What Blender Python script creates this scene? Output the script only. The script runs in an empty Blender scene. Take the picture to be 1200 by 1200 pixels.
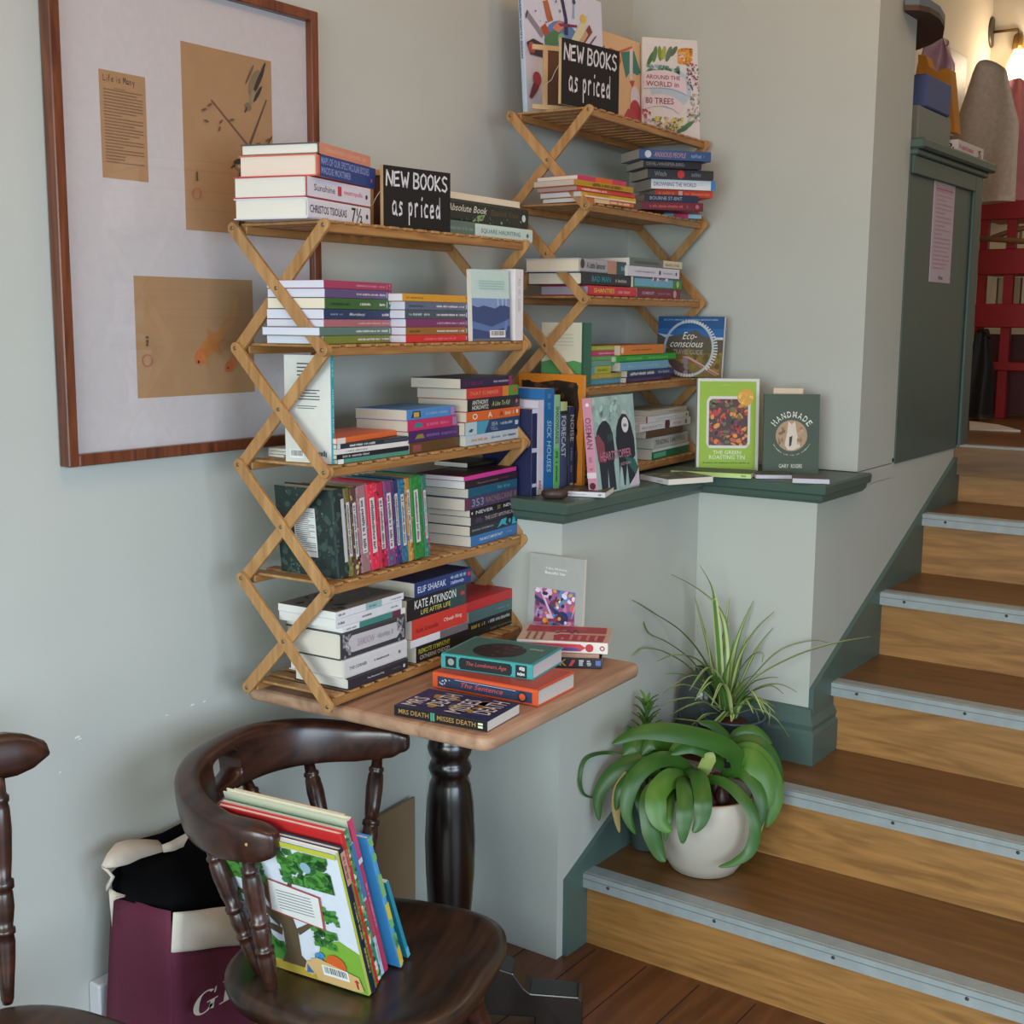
import bpy, math, random
from mathutils import Vector, Matrix
random.seed(7)
C = bpy.context.scene.collection
PI = math.pi
# ---------------------------------------------------------------- camera survey
CAM = Vector((0.0, -2.0710, 1.62)); FPX = 1477.84
RT = Vector((0.57892, -0.81535, 0.00749)); UP = Vector((0.11916, 0.09369, 0.98844)); FW = Vector((0.80663, 0.57134, -0.15140))
def ray(px, py): return FW + RT*((px-600)/FPX) - UP*((py-600)/FPX)
def P(px, py, z=None, y=None, x=None, d=None):
    r = ray(px, py)
    if z is not None: s = (z-CAM.z)/r.z
    elif y is not None: s = (y-CAM.y)/r.y
    elif x is not None: s = (x-CAM.x)/r.x
    else: s = d
    return CAM + r*s
def onplane(px, py, p0, n):
    r = ray(px, py); return CAM + r*((p0-CAM).dot(n)/r.dot(n))
def depth(p): return (p-CAM).dot(FW)
# ---------------------------------------------------------------- materials
def lin(c): return c/12.92 if c <= .04045 else ((c+.055)/1.055)**2.4
def hexc(h): return tuple(lin(int(h[i:i+2],16)/255) for i in (0,2,4))+(1,)
MC = {}
def mat(h, rough=.55, bump=0, metal=0, noise=.06, scale=60, name=None, spec=.5):
    key = (h, rough, bump, metal, noise, scale)
    if key in MC: return MC[key]
    m = bpy.data.materials.new(name or 'paint_'+h); m.use_nodes = True
    nt = m.node_tree; b = nt.nodes['Principled BSDF']
    b.inputs['Roughness'].default_value = rough; b.inputs['Metallic'].default_value = metal
    b.inputs['Specular IOR Level'].default_value = spec
    tc = nt.nodes.new('ShaderNodeTexCoord'); n = nt.nodes.new('ShaderNodeTexNoise'); n.inputs['Scale'].default_value = scale
    nt.links.new(tc.outputs['Object'], n.inputs['Vector'])
    mx = nt.nodes.new('ShaderNodeMix'); mx.data_type = 'RGBA'
    c = hexc(h)
    mx.inputs[6].default_value = tuple(x*(1-noise) for x in c[:3])+(1,); mx.inputs[7].default_value = tuple(min(1,x*(1+noise)) for x in c[:3])+(1,)
    nt.links.new(n.outputs['Fac'], mx.inputs[0]); nt.links.new(mx.outputs[2], b.inputs['Base Color'])
    if bump:
        bp = nt.nodes.new('ShaderNodeBump'); bp.inputs['Strength'].default_value = bump; bp.inputs['Distance'].default_value = .002
        nt.links.new(n.outputs['Fac'], bp.inputs['Height']); nt.links.new(bp.outputs[0], b.inputs['Normal'])
    MC[key] = m; return m
def wood(name, h1, h2, rough=.45, axis=0, scale=6, stretch=14, bump=.15, detail=6, planks=None, coat=0, fine=.35):
    m = bpy.data.materials.new(name); m.use_nodes = True; nt = m.node_tree; b = nt.nodes['Principled BSDF']
    tc = nt.nodes.new('ShaderNodeTexCoord'); mp = nt.nodes.new('ShaderNodeMapping')
    s = [stretch]*3; s[axis] = 1.0; mp.inputs['Scale'].default_value = s
    nt.links.new(tc.outputs['Object'], mp.inputs['Vector'])
    n = nt.nodes.new('ShaderNodeTexNoise'); n.inputs['Scale'].default_value = scale; n.inputs['Detail'].default_value = detail; n.inputs['Distortion'].default_value = 1.2
    nt.links.new(mp.outputs[0], n.inputs['Vector'])
    n2 = nt.nodes.new('ShaderNodeTexNoise'); n2.inputs['Scale'].default_value = scale*.35; n2.inputs['Detail'].default_value = 3; n2.inputs['Distortion'].default_value = 2.5
    nt.links.new(mp.outputs[0], n2.inputs['Vector'])
    ma = nt.nodes.new('ShaderNodeMath'); ma.operation = 'MULTIPLY_ADD'; ma.inputs[1].default_value = fine
    sc = nt.nodes.new('ShaderNodeMath'); sc.operation = 'MULTIPLY'; sc.inputs[1].default_value = 1-fine
    nt.links.new(n2.outputs['Fac'], sc.inputs[0]); nt.links.new(n.outputs['Fac'], ma.inputs[0]); nt.links.new(sc.outputs[0], ma.inputs[2])
    cr = nt.nodes.new('ShaderNodeValToRGB'); cr.color_ramp.elements[0].position = .36; cr.color_ramp.elements[1].position = .64
    cr.color_ramp.elements[0].color = hexc(h1); cr.color_ramp.elements[1].color = hexc(h2)
    nt.links.new(ma.outputs[0], cr.inputs[0]); nt.links.new(cr.outputs[0], b.inputs['Base Color'])
    b.inputs['Roughness'].default_value = rough; b.inputs['Coat Weight'].default_value = coat; b.inputs['Coat Roughness'].default_value = .2
    bp = nt.nodes.new('ShaderNodeBump'); bp.inputs['Strength'].default_value = bump; bp.inputs['Distance'].default_value = .002
    nt.links.new(ma.outputs[0], bp.inputs['Height']); nt.links.new(bp.outputs[0], b.inputs['Normal'])
    return m
def glass(name, tint, rough=.02, alpha_mix=None):
    m = bpy.data.materials.new(name); m.use_nodes = True; b = m.node_tree.nodes['Principled BSDF']
    b.inputs['Base Color'].default_value = hexc(tint); b.inputs['Transmission Weight'].default_value = 1; b.inputs['Roughness'].default_value = rough; b.inputs['IOR'].default_value = 1.45
    return m
def emis(name, h, strength):
    m = bpy.data.materials.new(name); m.use_nodes = True; b = m.node_tree.nodes['Principled BSDF']
    b.inputs['Emission Color'].default_value = hexc(h); b.inputs['Emission Strength'].default_value = strength; b.inputs['Base Color'].default_value = hexc(h)
    return m
# ---------------------------------------------------------------- mesh helper
class MB:
    def __init__(s): s.v = []; s.f = []; s.m = []; s.sm = []; s.mats = []
    def mi(s, m):
        if m not in s.mats: s.mats.append(m)
        return s.mats.index(m)
    def add(s, vs, fs, m=None, smooth=False, M=None):
        o = len(s.v); k = s.mi(m)
        s.v += [tuple(M @ Vector(v)) if M else tuple(v) for v in vs]
        for f in fs: s.f.append(tuple(i+o for i in f)); s.m.append(k); s.sm.append(smooth)
        return s
    def box(s, a, b, m=None, M=None, bev=0):
        x0,y0,z0 = a; x1,y1,z1 = b
        if bev:
            e = bev; vs = []; 
            for (x,sx) in ((x0,1),(x1,-1)):
                for (y,sy) in ((y0,1),(y1,-1)):
                    for (z,sz) in ((z0,1),(z1,-1)):
                        vs += [(x,y+sy*e,z+sz*e),(x+sx*e,y,z+sz*e),(x+sx*e,y+sy*e,z)]
            def g(i,j,k,a_): return ((i*2+j)*2+k)*3+a_
            fs = []
            for i in (0,1):
                q = [g(i,0,0,0),g(i,0,1,0),g(i,1,1,0),g(i,1,0,0)]; fs.append(q if i == 0 else q[::-1])
                q = [g(0,i,0,1),g(1,i,0,1),g(1,i,1,1),g(0,i,1,1)]; fs.append(q if i == 0 else q[::-1])
                q = [g(0,0,i,2),g(0,1,i,2),g(1,1,i,2),g(1,0,i,2)]; fs.append(q if i == 0 else q[::-1])
            for j in (0,1):
                for k in (0,1):
                    q=[g(0,j,k,1),g(1,j,k,1),g(1,j,k,2),g(0,j,k,2)]; fs.append(q if (j^k) else q[::-1])
                    q=[g(j,0,k,0),g(j,1,k,0),g(j,1,k,2),g(j,0,k,2)]; fs.append(q[::-1] if (j^k) else q)
                    q=[g(j,k,0,0),g(j,k,1,0),g(j,k,1,1),g(j,k,0,1)]; fs.append(q if (j^k) else q[::-1])
            for i in (0,1):
                for j in (0,1):
                    for k in (0,1):
                        q=[g(i,j,k,0),g(i,j,k,1),g(i,j,k,2)]; fs.append(q if (i+j+k)%2 else q[::-1])
            return s.add(vs, fs, m, False, M)
        vs = [(x0,y0,z0),(x1,y0,z0),(x1,y1,z0),(x0,y1,z0),(x0,y0,z1),(x1,y0,z1),(x1,y1,z1),(x0,y1,z1)]
        return s.add(vs, [(0,3,2,1),(4,5,6,7),(0,1,5,4),(1,2,6,5),(2,3,7,6),(3,0,4,7)], m, False, M)
    def prism(s, pts, z0, z1, m=None, M=None, smooth=False):   # pts ccw polygon in xy
        n = len(pts); vs = [(p[0],p[1],z0) for p in pts]+[(p[0],p[1],z1) for p in pts]
        s.add(vs, [tuple(range(n))[::-1], tuple(range(n,2*n))], m, False, M)
        o = len(s.v)-2*n; k = s.mi(m)
        for i in range(n): s.f.append((o+i,o+(i+1)%n,o+n+(i+1)%n,o+n+i)); s.m.append(k); s.sm.append(smooth)
        return s
    def lathe(s, prof, m=None, n=24, M=None, cap=True, sq=1):
        vs = []; fs = []
        for r,z in prof:
            for i in range(n): a = 2*PI*i/n; vs.append((r*math.cos(a), r*math.sin(a)*sq, z))
        for j in range(len(prof)-1):
            for i in range(n): fs.append((j*n+i, j*n+(i+1)%n, (j+1)*n+(i+1)%n, (j+1)*n+i))
        if cap: fs.append(tuple(range(n))[::-1]); fs.append(tuple(range((len(prof)-1)*n, len(prof)*n)))
        return s.add(vs, fs, m, True, M)
    def tube(s, pts, r, m=None, n=8, cap=True, flat=1):
        pts = [Vector(p) for p in pts]; rs = r if isinstance(r,(list,tuple)) else [r]*len(pts)
        vs = []; fs = []; prev = None
        for i,p in enumerate(pts):
            t = (pts[min(i+1,len(pts)-1)]-pts[max(i-1,0)]).normalized()
            if prev is None:
                a = t.cross(Vector((0,0,1)));  a = a if a.length > .1 else t.cross(Vector((0,1,0)))
            else: a = prev - t*prev.dot(t)
            a.normalize(); prev = a; b = t.cross(a)
            for k in range(n): th = 2*PI*k/n; vs.append(tuple(p+a*math.cos(th)*rs[i]+b*math.sin(th)*rs[i]*flat))
        for j in range(len(pts)-1):
            for k in range(n): fs.append((j*n+k, j*n+(k+1)%n, (j+1)*n+(k+1)%n, (j+1)*n+k))
        if cap: fs.append(tuple(range(n))[::-1]); fs.append(tuple(range((len(pts)-1)*n, len(pts)*n)))
        return s.add(vs, fs, m, True)
    def turned(s, a, b, prof, m=None, n=14):    # turned spindle between two points, prof = [(t, r)]
        a = Vector(a); b = Vector(b); d = b-a; q = d.to_track_quat('Z','Y').to_matrix().to_4x4()
        return s.lathe([(r, t*d.length) for t,r in prof], m, n, Matrix.Translation(a) @ q)
    def leaf(s, pts, w, m=None, fold=.25, th=.0012, sub=10, tip=.15, base=.5, up=None, m2=None):
        P_ = [Vector(p) for p in pts]; n = len(P_); C_ = []
        for i in range((n-1)*sub+1):      # catmull-rom
            k = min(i//sub, n-2); t = i/sub-k
            p0 = P_[max(k-1,0)]; p1 = P_[k]; p2 = P_[k+1]; p3 = P_[min(k+2,n-1)]
            C_.append(.5*((2*p1)+(p2-p0)*t+(2*p0-5*p1+4*p2-p3)*t*t+(3*p1-p0-3*p2+p3)*t**3))
        vs = []; fs = []; N = len(C_); prev = None
        for i,p in enumerate(C_):
            t = (C_[min(i+1,N-1)]-C_[max(i-1,0)]).normalized(); u = i/(N-1)
            ref = up if up else Vector((0,0,1))
            a = t.cross(ref)
            if a.length < .15 and prev is not None: a = prev - t*prev.dot(t)
            elif a.length < 1e-3: a = Vector((1,0,0))
            a.normalize()
            if prev is not None and a.dot(prev) < 0: a = -a
            if prev is not None: a = (a*.35+prev*.65); a = (a-t*a.dot(t)).normalized()
            prev = a; nb = a.cross(t).normalized()
            ww = w*.5*min(1, base+(1-base)*u/.3)*min(1, ((1-u)/tip)**.6 if u > 1-tip else 1); ww = max(ww, .0006)
            L_e = p-a*ww+nb*ww*fold; R_e = p+a*ww+nb*ww*fold
            vs += [tuple(L_e), tuple(p-a*ww*.5+nb*(ww*fold*.4+th)), tuple(p+nb*th*.3), tuple(p+a*ww*.5+nb*(ww*fold*.4+th)), tuple(R_e), tuple(R_e), tuple(p-nb*th), tuple(L_e)]
        for i in range(N-1):
            for k in (0,1,2,3,5,6): fs.append((i*8+k, i*8+k+1, (i+1)*8+k+1, (i+1)*8+k))
        fs.append((0,1,2,3,4,6)[::-1]); fs.append(tuple((N-1)*8+q for q in (0,1,2,3,4,6)))
        o = len(s.f); s.add(vs, fs, m, True)
        if m2:
            k2 = s.mi(m2)
            for i in range(N-1):
                for k in (1,2): s.m[o+i*6+k] = k2
        return s
    def build(s, name, parent=None, auto=None, bevel=0, sub=0, world=None):
        me = bpy.data.meshes.new(name); me.from_pydata(s.v, [], s.f)
        for m in s.mats: me.materials.append(m)
        me.polygons.foreach_set('material_index', s.m); me.polygons.foreach_set('use_smooth', s.sm); me.update()
        o = bpy.data.objects.new(name, me); C.objects.link(o)
        if parent: o.parent = parent
        if bevel: b = o.modifiers.new('bevel','BEVEL'); b.width = bevel; b.segments = 2; b.limit_method = 'ANGLE'; b.angle_limit = .6
        if sub: b = o.modifiers.new('sub','SUBSURF'); b.levels = b.render_levels = sub
        return o
def tag(o, label, cat, group=None):
    o['label'] = label; o['category'] = cat
    if group: o['group'] = group
    return o
def thing(name, label, cat, M=None, group=None):
    o = bpy.data.objects.new(name, None); C.objects.link(o); o.empty_display_size = .05
    if M is not None: o.matrix_world = M if isinstance(M, Matrix) else Matrix.Translation(M)
    return tag(o, label, cat, group)
def struct(mb, name, **k):
    o = mb.build(name, **k); o['kind'] = 'structure'; return o
def frame(o, X, Y, Z):
    m = Matrix.Identity(4)
    for i,a in enumerate((X,Y,Z)): m[0][i],m[1][i],m[2][i] = a
    m.translation = o; return m
# ---------------------------------------------------------------- lettering
TC = {}
def glyphs(txt, bold=0, shear=0):
    key = (txt, bold, shear)
    if key in TC: return TC[key]
    cu = bpy.data.curves.new('t','FONT'); cu.body = txt; cu.resolution_u = 2; cu.offset = bold; cu.shear = shear
    ob = bpy.data.objects.new('t', cu); C.objects.link(ob)
    dg = bpy.context.evaluated_depsgraph_get(); me = ob.evaluated_get(dg).to_mesh()
    vs = [(v.co.x, v.co.y) for v in me.vertices]; fs = [tuple(p.vertices) for p in me.polygons]
    ob.evaluated_get(dg).to_mesh_clear(); bpy.data.objects.remove(ob); bpy.data.curves.remove(cu)
    if not vs: TC[key] = ([],[]); return TC[key]
    x0 = min(v[0] for v in vs); x1 = max(v[0] for v in vs); y0 = min(v[1] for v in vs); y1 = max(v[1] for v in vs)
    TC[key] = ([((x-x0)/(x1-x0), (y-y0)/max(y1-y0,1e-6)) for x,y in vs], fs); return TC[key]
# hand lettering strokes, unit box per glyph
HAND = {
'N':[[(0,0),(.05,1),(.6,.02),(.7,1)]],'E':[[(.6,.97),(.05,.9),(.02,.05),(.6,.08)],[(.05,.5),(.5,.55)]],'W':[[(0,1),(.2,.02),(.42,.65),(.6,0),(.8,1)]],
'B':[[(.05,0),(.08,1),(.5,.95),(.6,.75),(.45,.55),(.1,.52),(.55,.45),(.65,.2),(.45,.02),(.05,0)]],
'O':[[(.35,1),(.08,.8),(.02,.4),(.2,.03),(.45,.05),(.65,.4),(.6,.85),(.35,1)]],'K':[[(.05,1),(.08,0)],[(.6,.95),(.1,.45),(.65,0)]],
'S':[[(.6,.9),(.3,1),(.08,.8),(.2,.58),(.5,.45),(.6,.2),(.4,0),(.05,.1)]],
'a':[[(.5,.55),(.25,.62),(.05,.4),(.1,.08),(.35,.05),(.5,.3),(.5,.58),(.52,.1),(.65,0)]],
's':[[(.5,.55),(.25,.6),(.15,.42),(.4,.3),(.45,.1),(.1,.02)]],
'p':[[(.1,.6),(.12,-.4)],[(.12,.5),(.35,.62),(.5,.4),(.4,.1),(.12,.08)]],'r':[[(.1,.6),(.12,.0)],[(.12,.4),(.3,.62),(.45,.55)]],
'i':[[(.15,.55),(.17,.02)],[(.2,.82),(.24,.92)]],'c':[[(.5,.55),(.25,.6),(.05,.35),(.15,.05),(.5,.05)]],
'e':[[(.08,.3),(.5,.36),(.4,.6),(.15,.55),(.04,.3),(.15,.03),(.5,.06)]],
'd':[[(.5,.45),(.25,.6),(.05,.35),(.15,.05),(.4,.1),(.52,.4),(.55,1.0),(.55,.0)]],
'f':[[(.5,.95),(.3,1),(.2,.8),(.2,0)],[(.05,.55),(.45,.58)]],'y':[[(.05,.6),(.25,.15)],[(.5,.6),(.2,-.35)]],'C':[[(.6,.85),(.35,1),(.05,.7),(.03,.3),(.3,0),(.6,.1)]],'o':[[(.3,.6),(.06,.4),(.15,.05),(.4,.05),(.52,.35),(.3,.6)]],'n':[[(.08,.6),(.1,0)],[(.1,.4),(.3,.6),(.45,.5),(.48,0)]],
'u':[[(.08,.6),(.1,.1),(.35,.02),(.48,.3)],[(.48,.6),(.52,0)]],'-':[[(.05,.3),(.5,.34)]],'T':[[(0,.95),(.65,.98)],[(.33,.95),(.33,0)]],'A':[[(0,0),(.33,1),(.65,0)],[(.12,.38),(.55,.38)]],
'R':[[(.05,0),(.06,1),(.5,.95),(.55,.65),(.1,.5),(.6,0)]],'D':[[(.05,0),(.05,1),(.45,.9),(.62,.5),(.45,.08),(.05,0)]],'U':[[(.05,1),(.08,.2),(.3,0),(.55,.2),(.6,1)]],'L':[[(.05,1),(.08,.03),(.6,.06)]],
'H':[[(.05,1),(.05,0)],[(.6,1),(.6,0)],[(.05,.5),(.6,.5)]],'M':[[(0,0),(.1,1),(.35,.3),(.6,1),(.7,0)]],'8':[[(.3,.5),(.08,.75),(.3,1),(.52,.75),(.3,.5),(.05,.25),(.3,0),(.58,.25),(.3,.5)]],'0':[[(.3,1),(.05,.5),(.3,0),(.55,.5),(.3,1)]],' ':[]}
def hand(txt, w):
    vs = []; fs = []; x = 0
    for ch in txt:
        g = HAND.get(ch, HAND.get(ch.upper(), []))
        for st in g:
            pts = [(x+a, b) for a,b in st]
            for i in range(len(pts)-1):
                (ax,ay),(bx,by) = pts[i],pts[i+1]; dx,dy = bx-ax,by-ay; L = math.hypot(dx,dy) or 1; nx,ny = -dy/L*w,dx/L*w; ex,ey = dx/L*w*.5,dy/L*w*.5
                o = len(vs); vs += [(ax+nx-ex,ay+ny-ey),(ax-nx-ex,ay-ny-ey),(bx-nx+ex,by-ny+ey),(bx+nx+ex,by+ny+ey)]; fs.append((o,o+1,o+2,o+3))
        x += .5 if ch in ' i' else .82
    return vs, fs, x
def decorate(mb, items, org, U, V, N, w, h, eps0=.0003, rough=.5):
    """flat printing on a w x h face: fractions u,v; every item one layer higher"""
    org = Vector(org); U = Vector(U); V = Vector(V); N = Vector(N); e = eps0
    flip = U.cross(V).dot(N) < 0
    def put(vs, fs, col):
        if flip: fs = [tuple(f)[::-1] for f in fs]
        mb.add([org+U*(x*w)+V*(y*h)+N*e for x,y in vs], fs, mat(col, rough))
    for it in items:
        k = it[0]; e += .00012
        if k == 'r': _,a,b,c,d,col = it; put([(a,b),(c,b),(c,d),(a,d)], [(0,1,2,3)], col)
        elif k == 'p': put(it[1], [tuple(range(len(it[1])))], it[2])
        elif k == 'c':
            _,cx,cy,rr,col = it[:5]; ry = rr*w/h*(it[5] if len(it) > 5 else 1)
            put([(cx+rr*math.cos(a*PI/12), cy+ry*math.sin(a*PI/12)) for a in range(24)], [tuple(range(24))], col)
        elif k == 'e':      # tilted ellipse, radii as fractions of the width
            _,cx,cy,rx,ry,dg,col = it; ca,sa = math.cos(math.radians(dg)),math.sin(math.radians(dg)); vs = []
            for a in range(16):
                X = rx*math.cos(a*PI/8); Y = ry*math.sin(a*PI/8); vs.append((cx+X*ca-Y*sa, cy+(X*sa+Y*ca)*w/h))
            put(vs, [tuple(range(16))], col)
        elif k == 'o':      # ring
            _,cx,cy,r0,r1,col = it; vs = []
            for a in range(36):
                for rr in (r0,r1): vs.append((cx+rr*math.cos(a*PI/18), cy+rr*w/h*math.sin(a*PI/18)))
            put(vs, [(2*i,2*i+1,(2*i+3)%72,(2*i+2)%72) for i in range(36)], col)
        elif k == 't':
            _,t,a,b,c,d,col = it[:7]; g,f = glyphs(t, it[7] if len(it) > 7 else .01, it[8] if len(it) > 8 else 0)
            put([(a+(c-a)*x, b+(d-b)*y) for x,y in g], f, col)
        elif k == 'T':      # text on an arc: cx, cy, r, a0, a1 (deg), height
            _,t,cx,cy,rr,a0,a1,hh,col = it
            for i,ch in enumerate(t):
                if ch == ' ': continue
                a = math.radians(a0+(a1-a0)*(i+.5)/len(t)); g,f = glyphs(ch,.02); cwid = abs(math.radians(a1-a0))*rr/len(t)*.8
                vs = []
                for x,y in g:
                    xx = (x-.5)*cwid; yy = y*hh; s_ = math.sin(a); c_ = math.cos(a)
                    X = (rr+yy)*c_+xx*s_; Y = (rr+yy)*s_-xx*c_; vs.append((cx+X, cy+Y*w/h))
                put(vs, f, col)
        elif k == 'h':
            _,t,a,b,c,d,col,wd = it; g,f,L = hand(t, wd); put([(a+(c-a)*x/L, b+(d-b)*y) for x,y in g], f, col)
        elif k == 's':      # lettering too small to read in the photograph
            _,a,b,c,d,col = it; rnd = random.Random(int((a*7+b*13+c*29+w*1000)*1000)); vert = (d-b)*h > (c-a)*w
            x = 0.0; L = ((d-b)*h if vert else (c-a)*w); hh = ((c-a)*w if vert else (d-b)*h); vs = []; fs = []
            while x < L:
                ww = hh*rnd.uniform(.28,.6); 
                if rnd.random() < .15: x += ww; continue
                lo = rnd.choice((0,0,0,.15)); hi = rnd.choice((1,.75,.75,.9)); o = len(vs); x1 = min(x+ww*.8, L)
                if vert: vs += [(a+(c-a)*lo, b+(d-b)*x/L),(a+(c-a)*hi, b+(d-b)*x/L),(a+(c-a)*hi, b+(d-b)*x1/L),(a+(c-a)*lo, b+(d-b)*x1/L)]
                else: vs += [(a+(c-a)*x/L, b+(d-b)*lo),(a+(c-a)*x1/L, b+(d-b)*lo),(a+(c-a)*x1/L, b+(d-b)*hi),(a+(c-a)*x/L, b+(d-b)*hi)]
                fs.append((o,o+1,o+2,o+3)); x += ww
            put(vs, fs, col)
        elif k == 'L':      # block of text lines
            _,a,b,c,d,n,col = it; rnd = random.Random(n); vs = []; fs = []
            for i in range(n):
                y0 = b+(d-b)*(i+.3)/n; y1 = b+(d-b)*(i+.65)/n; x1 = c if rnd.random() < .75 else a+(c-a)*rnd.uniform(.4,.9)
                o = len(vs); vs += [(a,y0),(x1,y0),(x1,y1),(a,y1)]; fs.append((o,o+1,o+2,o+3))
            put(vs, fs, col)
        elif k == 'b':      # bar code
            _,a,b,c,d = it; put([(a,b),(c,b),(c,d),(a,d)], [(0,1,2,3)], 'e8e8e4'); e += .00012; rnd = random.Random(3); vs=[]; fs=[]; x = a+(c-a)*.08
            while x < c-(c-a)*.1:
                x1 = x+(c-a)*rnd.uniform(.012,.04); o = len(vs); y0 = b+(d-b)*.25; y1 = d-(d-b)*.1
                vs += [(x,y0),(x1,y0),(x1,y1),(x,y1)]; fs.append((o,o+1,o+2,o+3)); x = x1+(c-a)*rnd.uniform(.015,.04)
            put(vs, fs, '222222')
        elif k == 'n':      # scattered dabs: region, count, size, colours
            _,a,b,c,d,cnt,sz,cols = it; rnd = random.Random(cnt+len(cols))
            for col in cols:
                vs = []; fs = []; e += .00004
                for i in range(max(1,cnt//len(cols))):
                    x = rnd.uniform(a,c); y = rnd.uniform(b,d); s1 = sz*rnd.uniform(.4,1.2); s2 = sz*rnd.uniform(.3,1)*w/h; th = rnd.uniform(0,PI); o = len(vs); k_ = 6
                    for j in range(k_):
                        A = 2*PI*j/k_; X = s1*math.cos(A); Y = s2*math.sin(A); vs.append((min(c,max(a,x+X*math.cos(th)-Y*math.sin(th)*h/w)), min(d,max(b,y+X*math.sin(th)*w/h+Y*math.cos(th)))))
                    fs.append(tuple(range(o,o+k_)))
                put(vs, fs, col)
# ---------------------------------------------------------------- books
def book(M, L, W, T, kind, col, label, S=(), F=(), K=(), pages='e6dfd0', spine=None, group='books for sale', name=None, rough=.42, cat='book'):
    """M: frame with x along the spine (head -> foot), y from the spine into the book, z through the thickness (front cover on +z)"""
    nm = name or ('hardback_book' if kind == 'h' else 'paperback_book')
    root = thing(nm, label, cat, M, group)
    hard = kind == 'h'; t = .0025 if hard else .0009; ov = .003 if hard else .0003
    t = min(t, T*.2); rc = min(.005, T*.25) if hard else min(.0012, T*.2)
    mc = mat(col, rough); ms = mat(spine, rough) if spine else mc; mb = MB()
    # C-shaped cover profile in (y, z)
    out = [(W,0),(rc,0)]+[(rc-rc*math.sin(a), rc-rc*math.cos(a)) for a in (PI/6,PI/3,PI/2)]+[(0,T-rc)]+[(rc-rc*math.cos(a), T-rc+rc*math.sin(a)) for a in (PI/6,PI/3,PI/2)]+[(W,T)]
    inn = [(W,T-t),(t+rc*.6,T-t),(t,T-t-rc*.6),(t,t+rc*.6),(t+rc*.6,t),(W,t)]
    # build strip by strip (non-convex ring as quads)
    no = len(out); op = out; ip = [(W,t),(rc+t,t)]+[(t+(rc-rc*math.sin(a)), t+(rc-rc*math.cos(a))*.8) for a in (PI/6,PI/3,PI/2)]+[(t,T-t-rc*.8)]+[(t+(rc-rc*math.cos(a)), T-t-rc*.8+rc*.8*math.sin(a)) for a in (PI/6,PI/3,PI/2)]+[(W,T-t)]
    vs = []
    for x in (0,L):
        vs += [(x,y,z) for y,z in op]+[(x,y,z) for y,z in ip]
    n2 = 2*no; fs = []; sp = []
    for i in range(no-1):
        a,b,c,d = i,i+1,n2+i+1,n2+i
        (sp if 1 <= i <= no-3 else fs).append((a,d,c,b))
        fs.append((no+i,no+i+1,n2+no+i+1,n2+no+i)); fs.append((i,i+1,no+i+1,no+i)); fs.append((n2+i,n2+no+i,n2+no+i+1,n2+i+1))
    for e_ in (0,no-1): fs.append((e_,no+e_,n2+no+e_,n2+e_) if e_ == 0 else (e_,n2+e_,n2+no+e_,no+e_))
    o = len(mb.v); mb.add(vs, fs, mc); k = mb.mi(ms)
    for f in sp: mb.f.append(tuple(o+i for i in f)); mb.m.append(k); mb.sm.append(False)
    e0 = .00025
    if S: decorate(mb, S, (0,0,0), (1,0,0), (0,0,1), (0,-1,0), L, T, e0)
    if F: decorate(mb, F, (L,0,T), (0,1,0), (-1,0,0), (0,0,1), W, L, e0)
    if K: decorate(mb, K, (L,W,0), (0,-1,0), (-1,0,0), (0,0,-1), W, L, e0)
    mb.build('cover', root)
    pg = MB(); pm = paper(pages)
    pg.box((ov, t+rc*.5, t), (L-ov, W-ov, T-t), pm)
    pg.build('pages', root)
    return root
PC = {}
def paper(h):
    if h in PC: return PC[h]
    m = bpy.data.materials.new('paper_'+h); m.use_nodes = True; nt = m.node_tree; b = nt.nodes['Principled BSDF']; b.inputs['Roughness'].default_value = .85
    tc = nt.nodes.new('ShaderNodeTexCoord'); mp = nt.nodes.new('ShaderNodeMapping'); mp.inputs['Scale'].default_value = (4,4,900); n = nt.nodes.new('ShaderNodeTexNoise'); n.inputs['Scale'].default_value = 1.5
    nt.links.new(tc.outputs['Object'], mp.inputs[0]); nt.links.new(mp.outputs[0], n.inputs['Vector'])
    mx = nt.nodes.new('ShaderNodeMix'); mx.data_type = 'RGBA'; c = hexc(h); mx.inputs[6].default_value = tuple(x*.8 for x in c[:3])+(1,); mx.inputs[7].default_value = c
    nt.links.new(n.outputs['Fac'], mx.inputs[0]); nt.links.new(mx.outputs[2], b.inputs['Base Color']); PC[h] = m; return m
# ================================================================ SETTING
def wallmat(name, h, rough=.75, marks=0):
    m = bpy.data.materials.new(name); m.use_nodes = True; nt = m.node_tree; b = nt.nodes['Principled BSDF']; b.inputs['Roughness'].default_value = rough
    tc = nt.nodes.new('ShaderNodeTexCoord'); n = nt.nodes.new('ShaderNodeTexNoise'); n.inputs['Scale'].default_value = 3; n.inputs['Detail'].default_value = 6
    nt.links.new(tc.outputs['Object'], n.inputs['Vector'])
    mx = nt.nodes.new('ShaderNodeMix'); mx.data_type = 'RGBA'; c = hexc(h)
    mx.inputs[6].default_value = tuple(x*.94 for x in c[:3])+(1,); mx.inputs[7].default_value = tuple(x*1.05 for x in c[:3])+(1,)
    nt.links.new(n.outputs['Fac'], mx.inputs[0]); nt.links.new(mx.outputs[2], b.inputs['Base Color'])
    n2 = nt.nodes.new('ShaderNodeTexNoise'); n2.inputs['Scale'].default_value = 90; nt.links.new(tc.outputs['Object'], n2.inputs['Vector'])
    bp = nt.nodes.new('ShaderNodeBump'); bp.inputs['Strength'].default_value = .12; bp.inputs['Distance'].default_value = .002
    nt.links.new(n2.outputs['Fac'], bp.inputs['Height']); nt.links.new(bp.outputs[0], b.inputs['Normal'])
    return m
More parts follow.
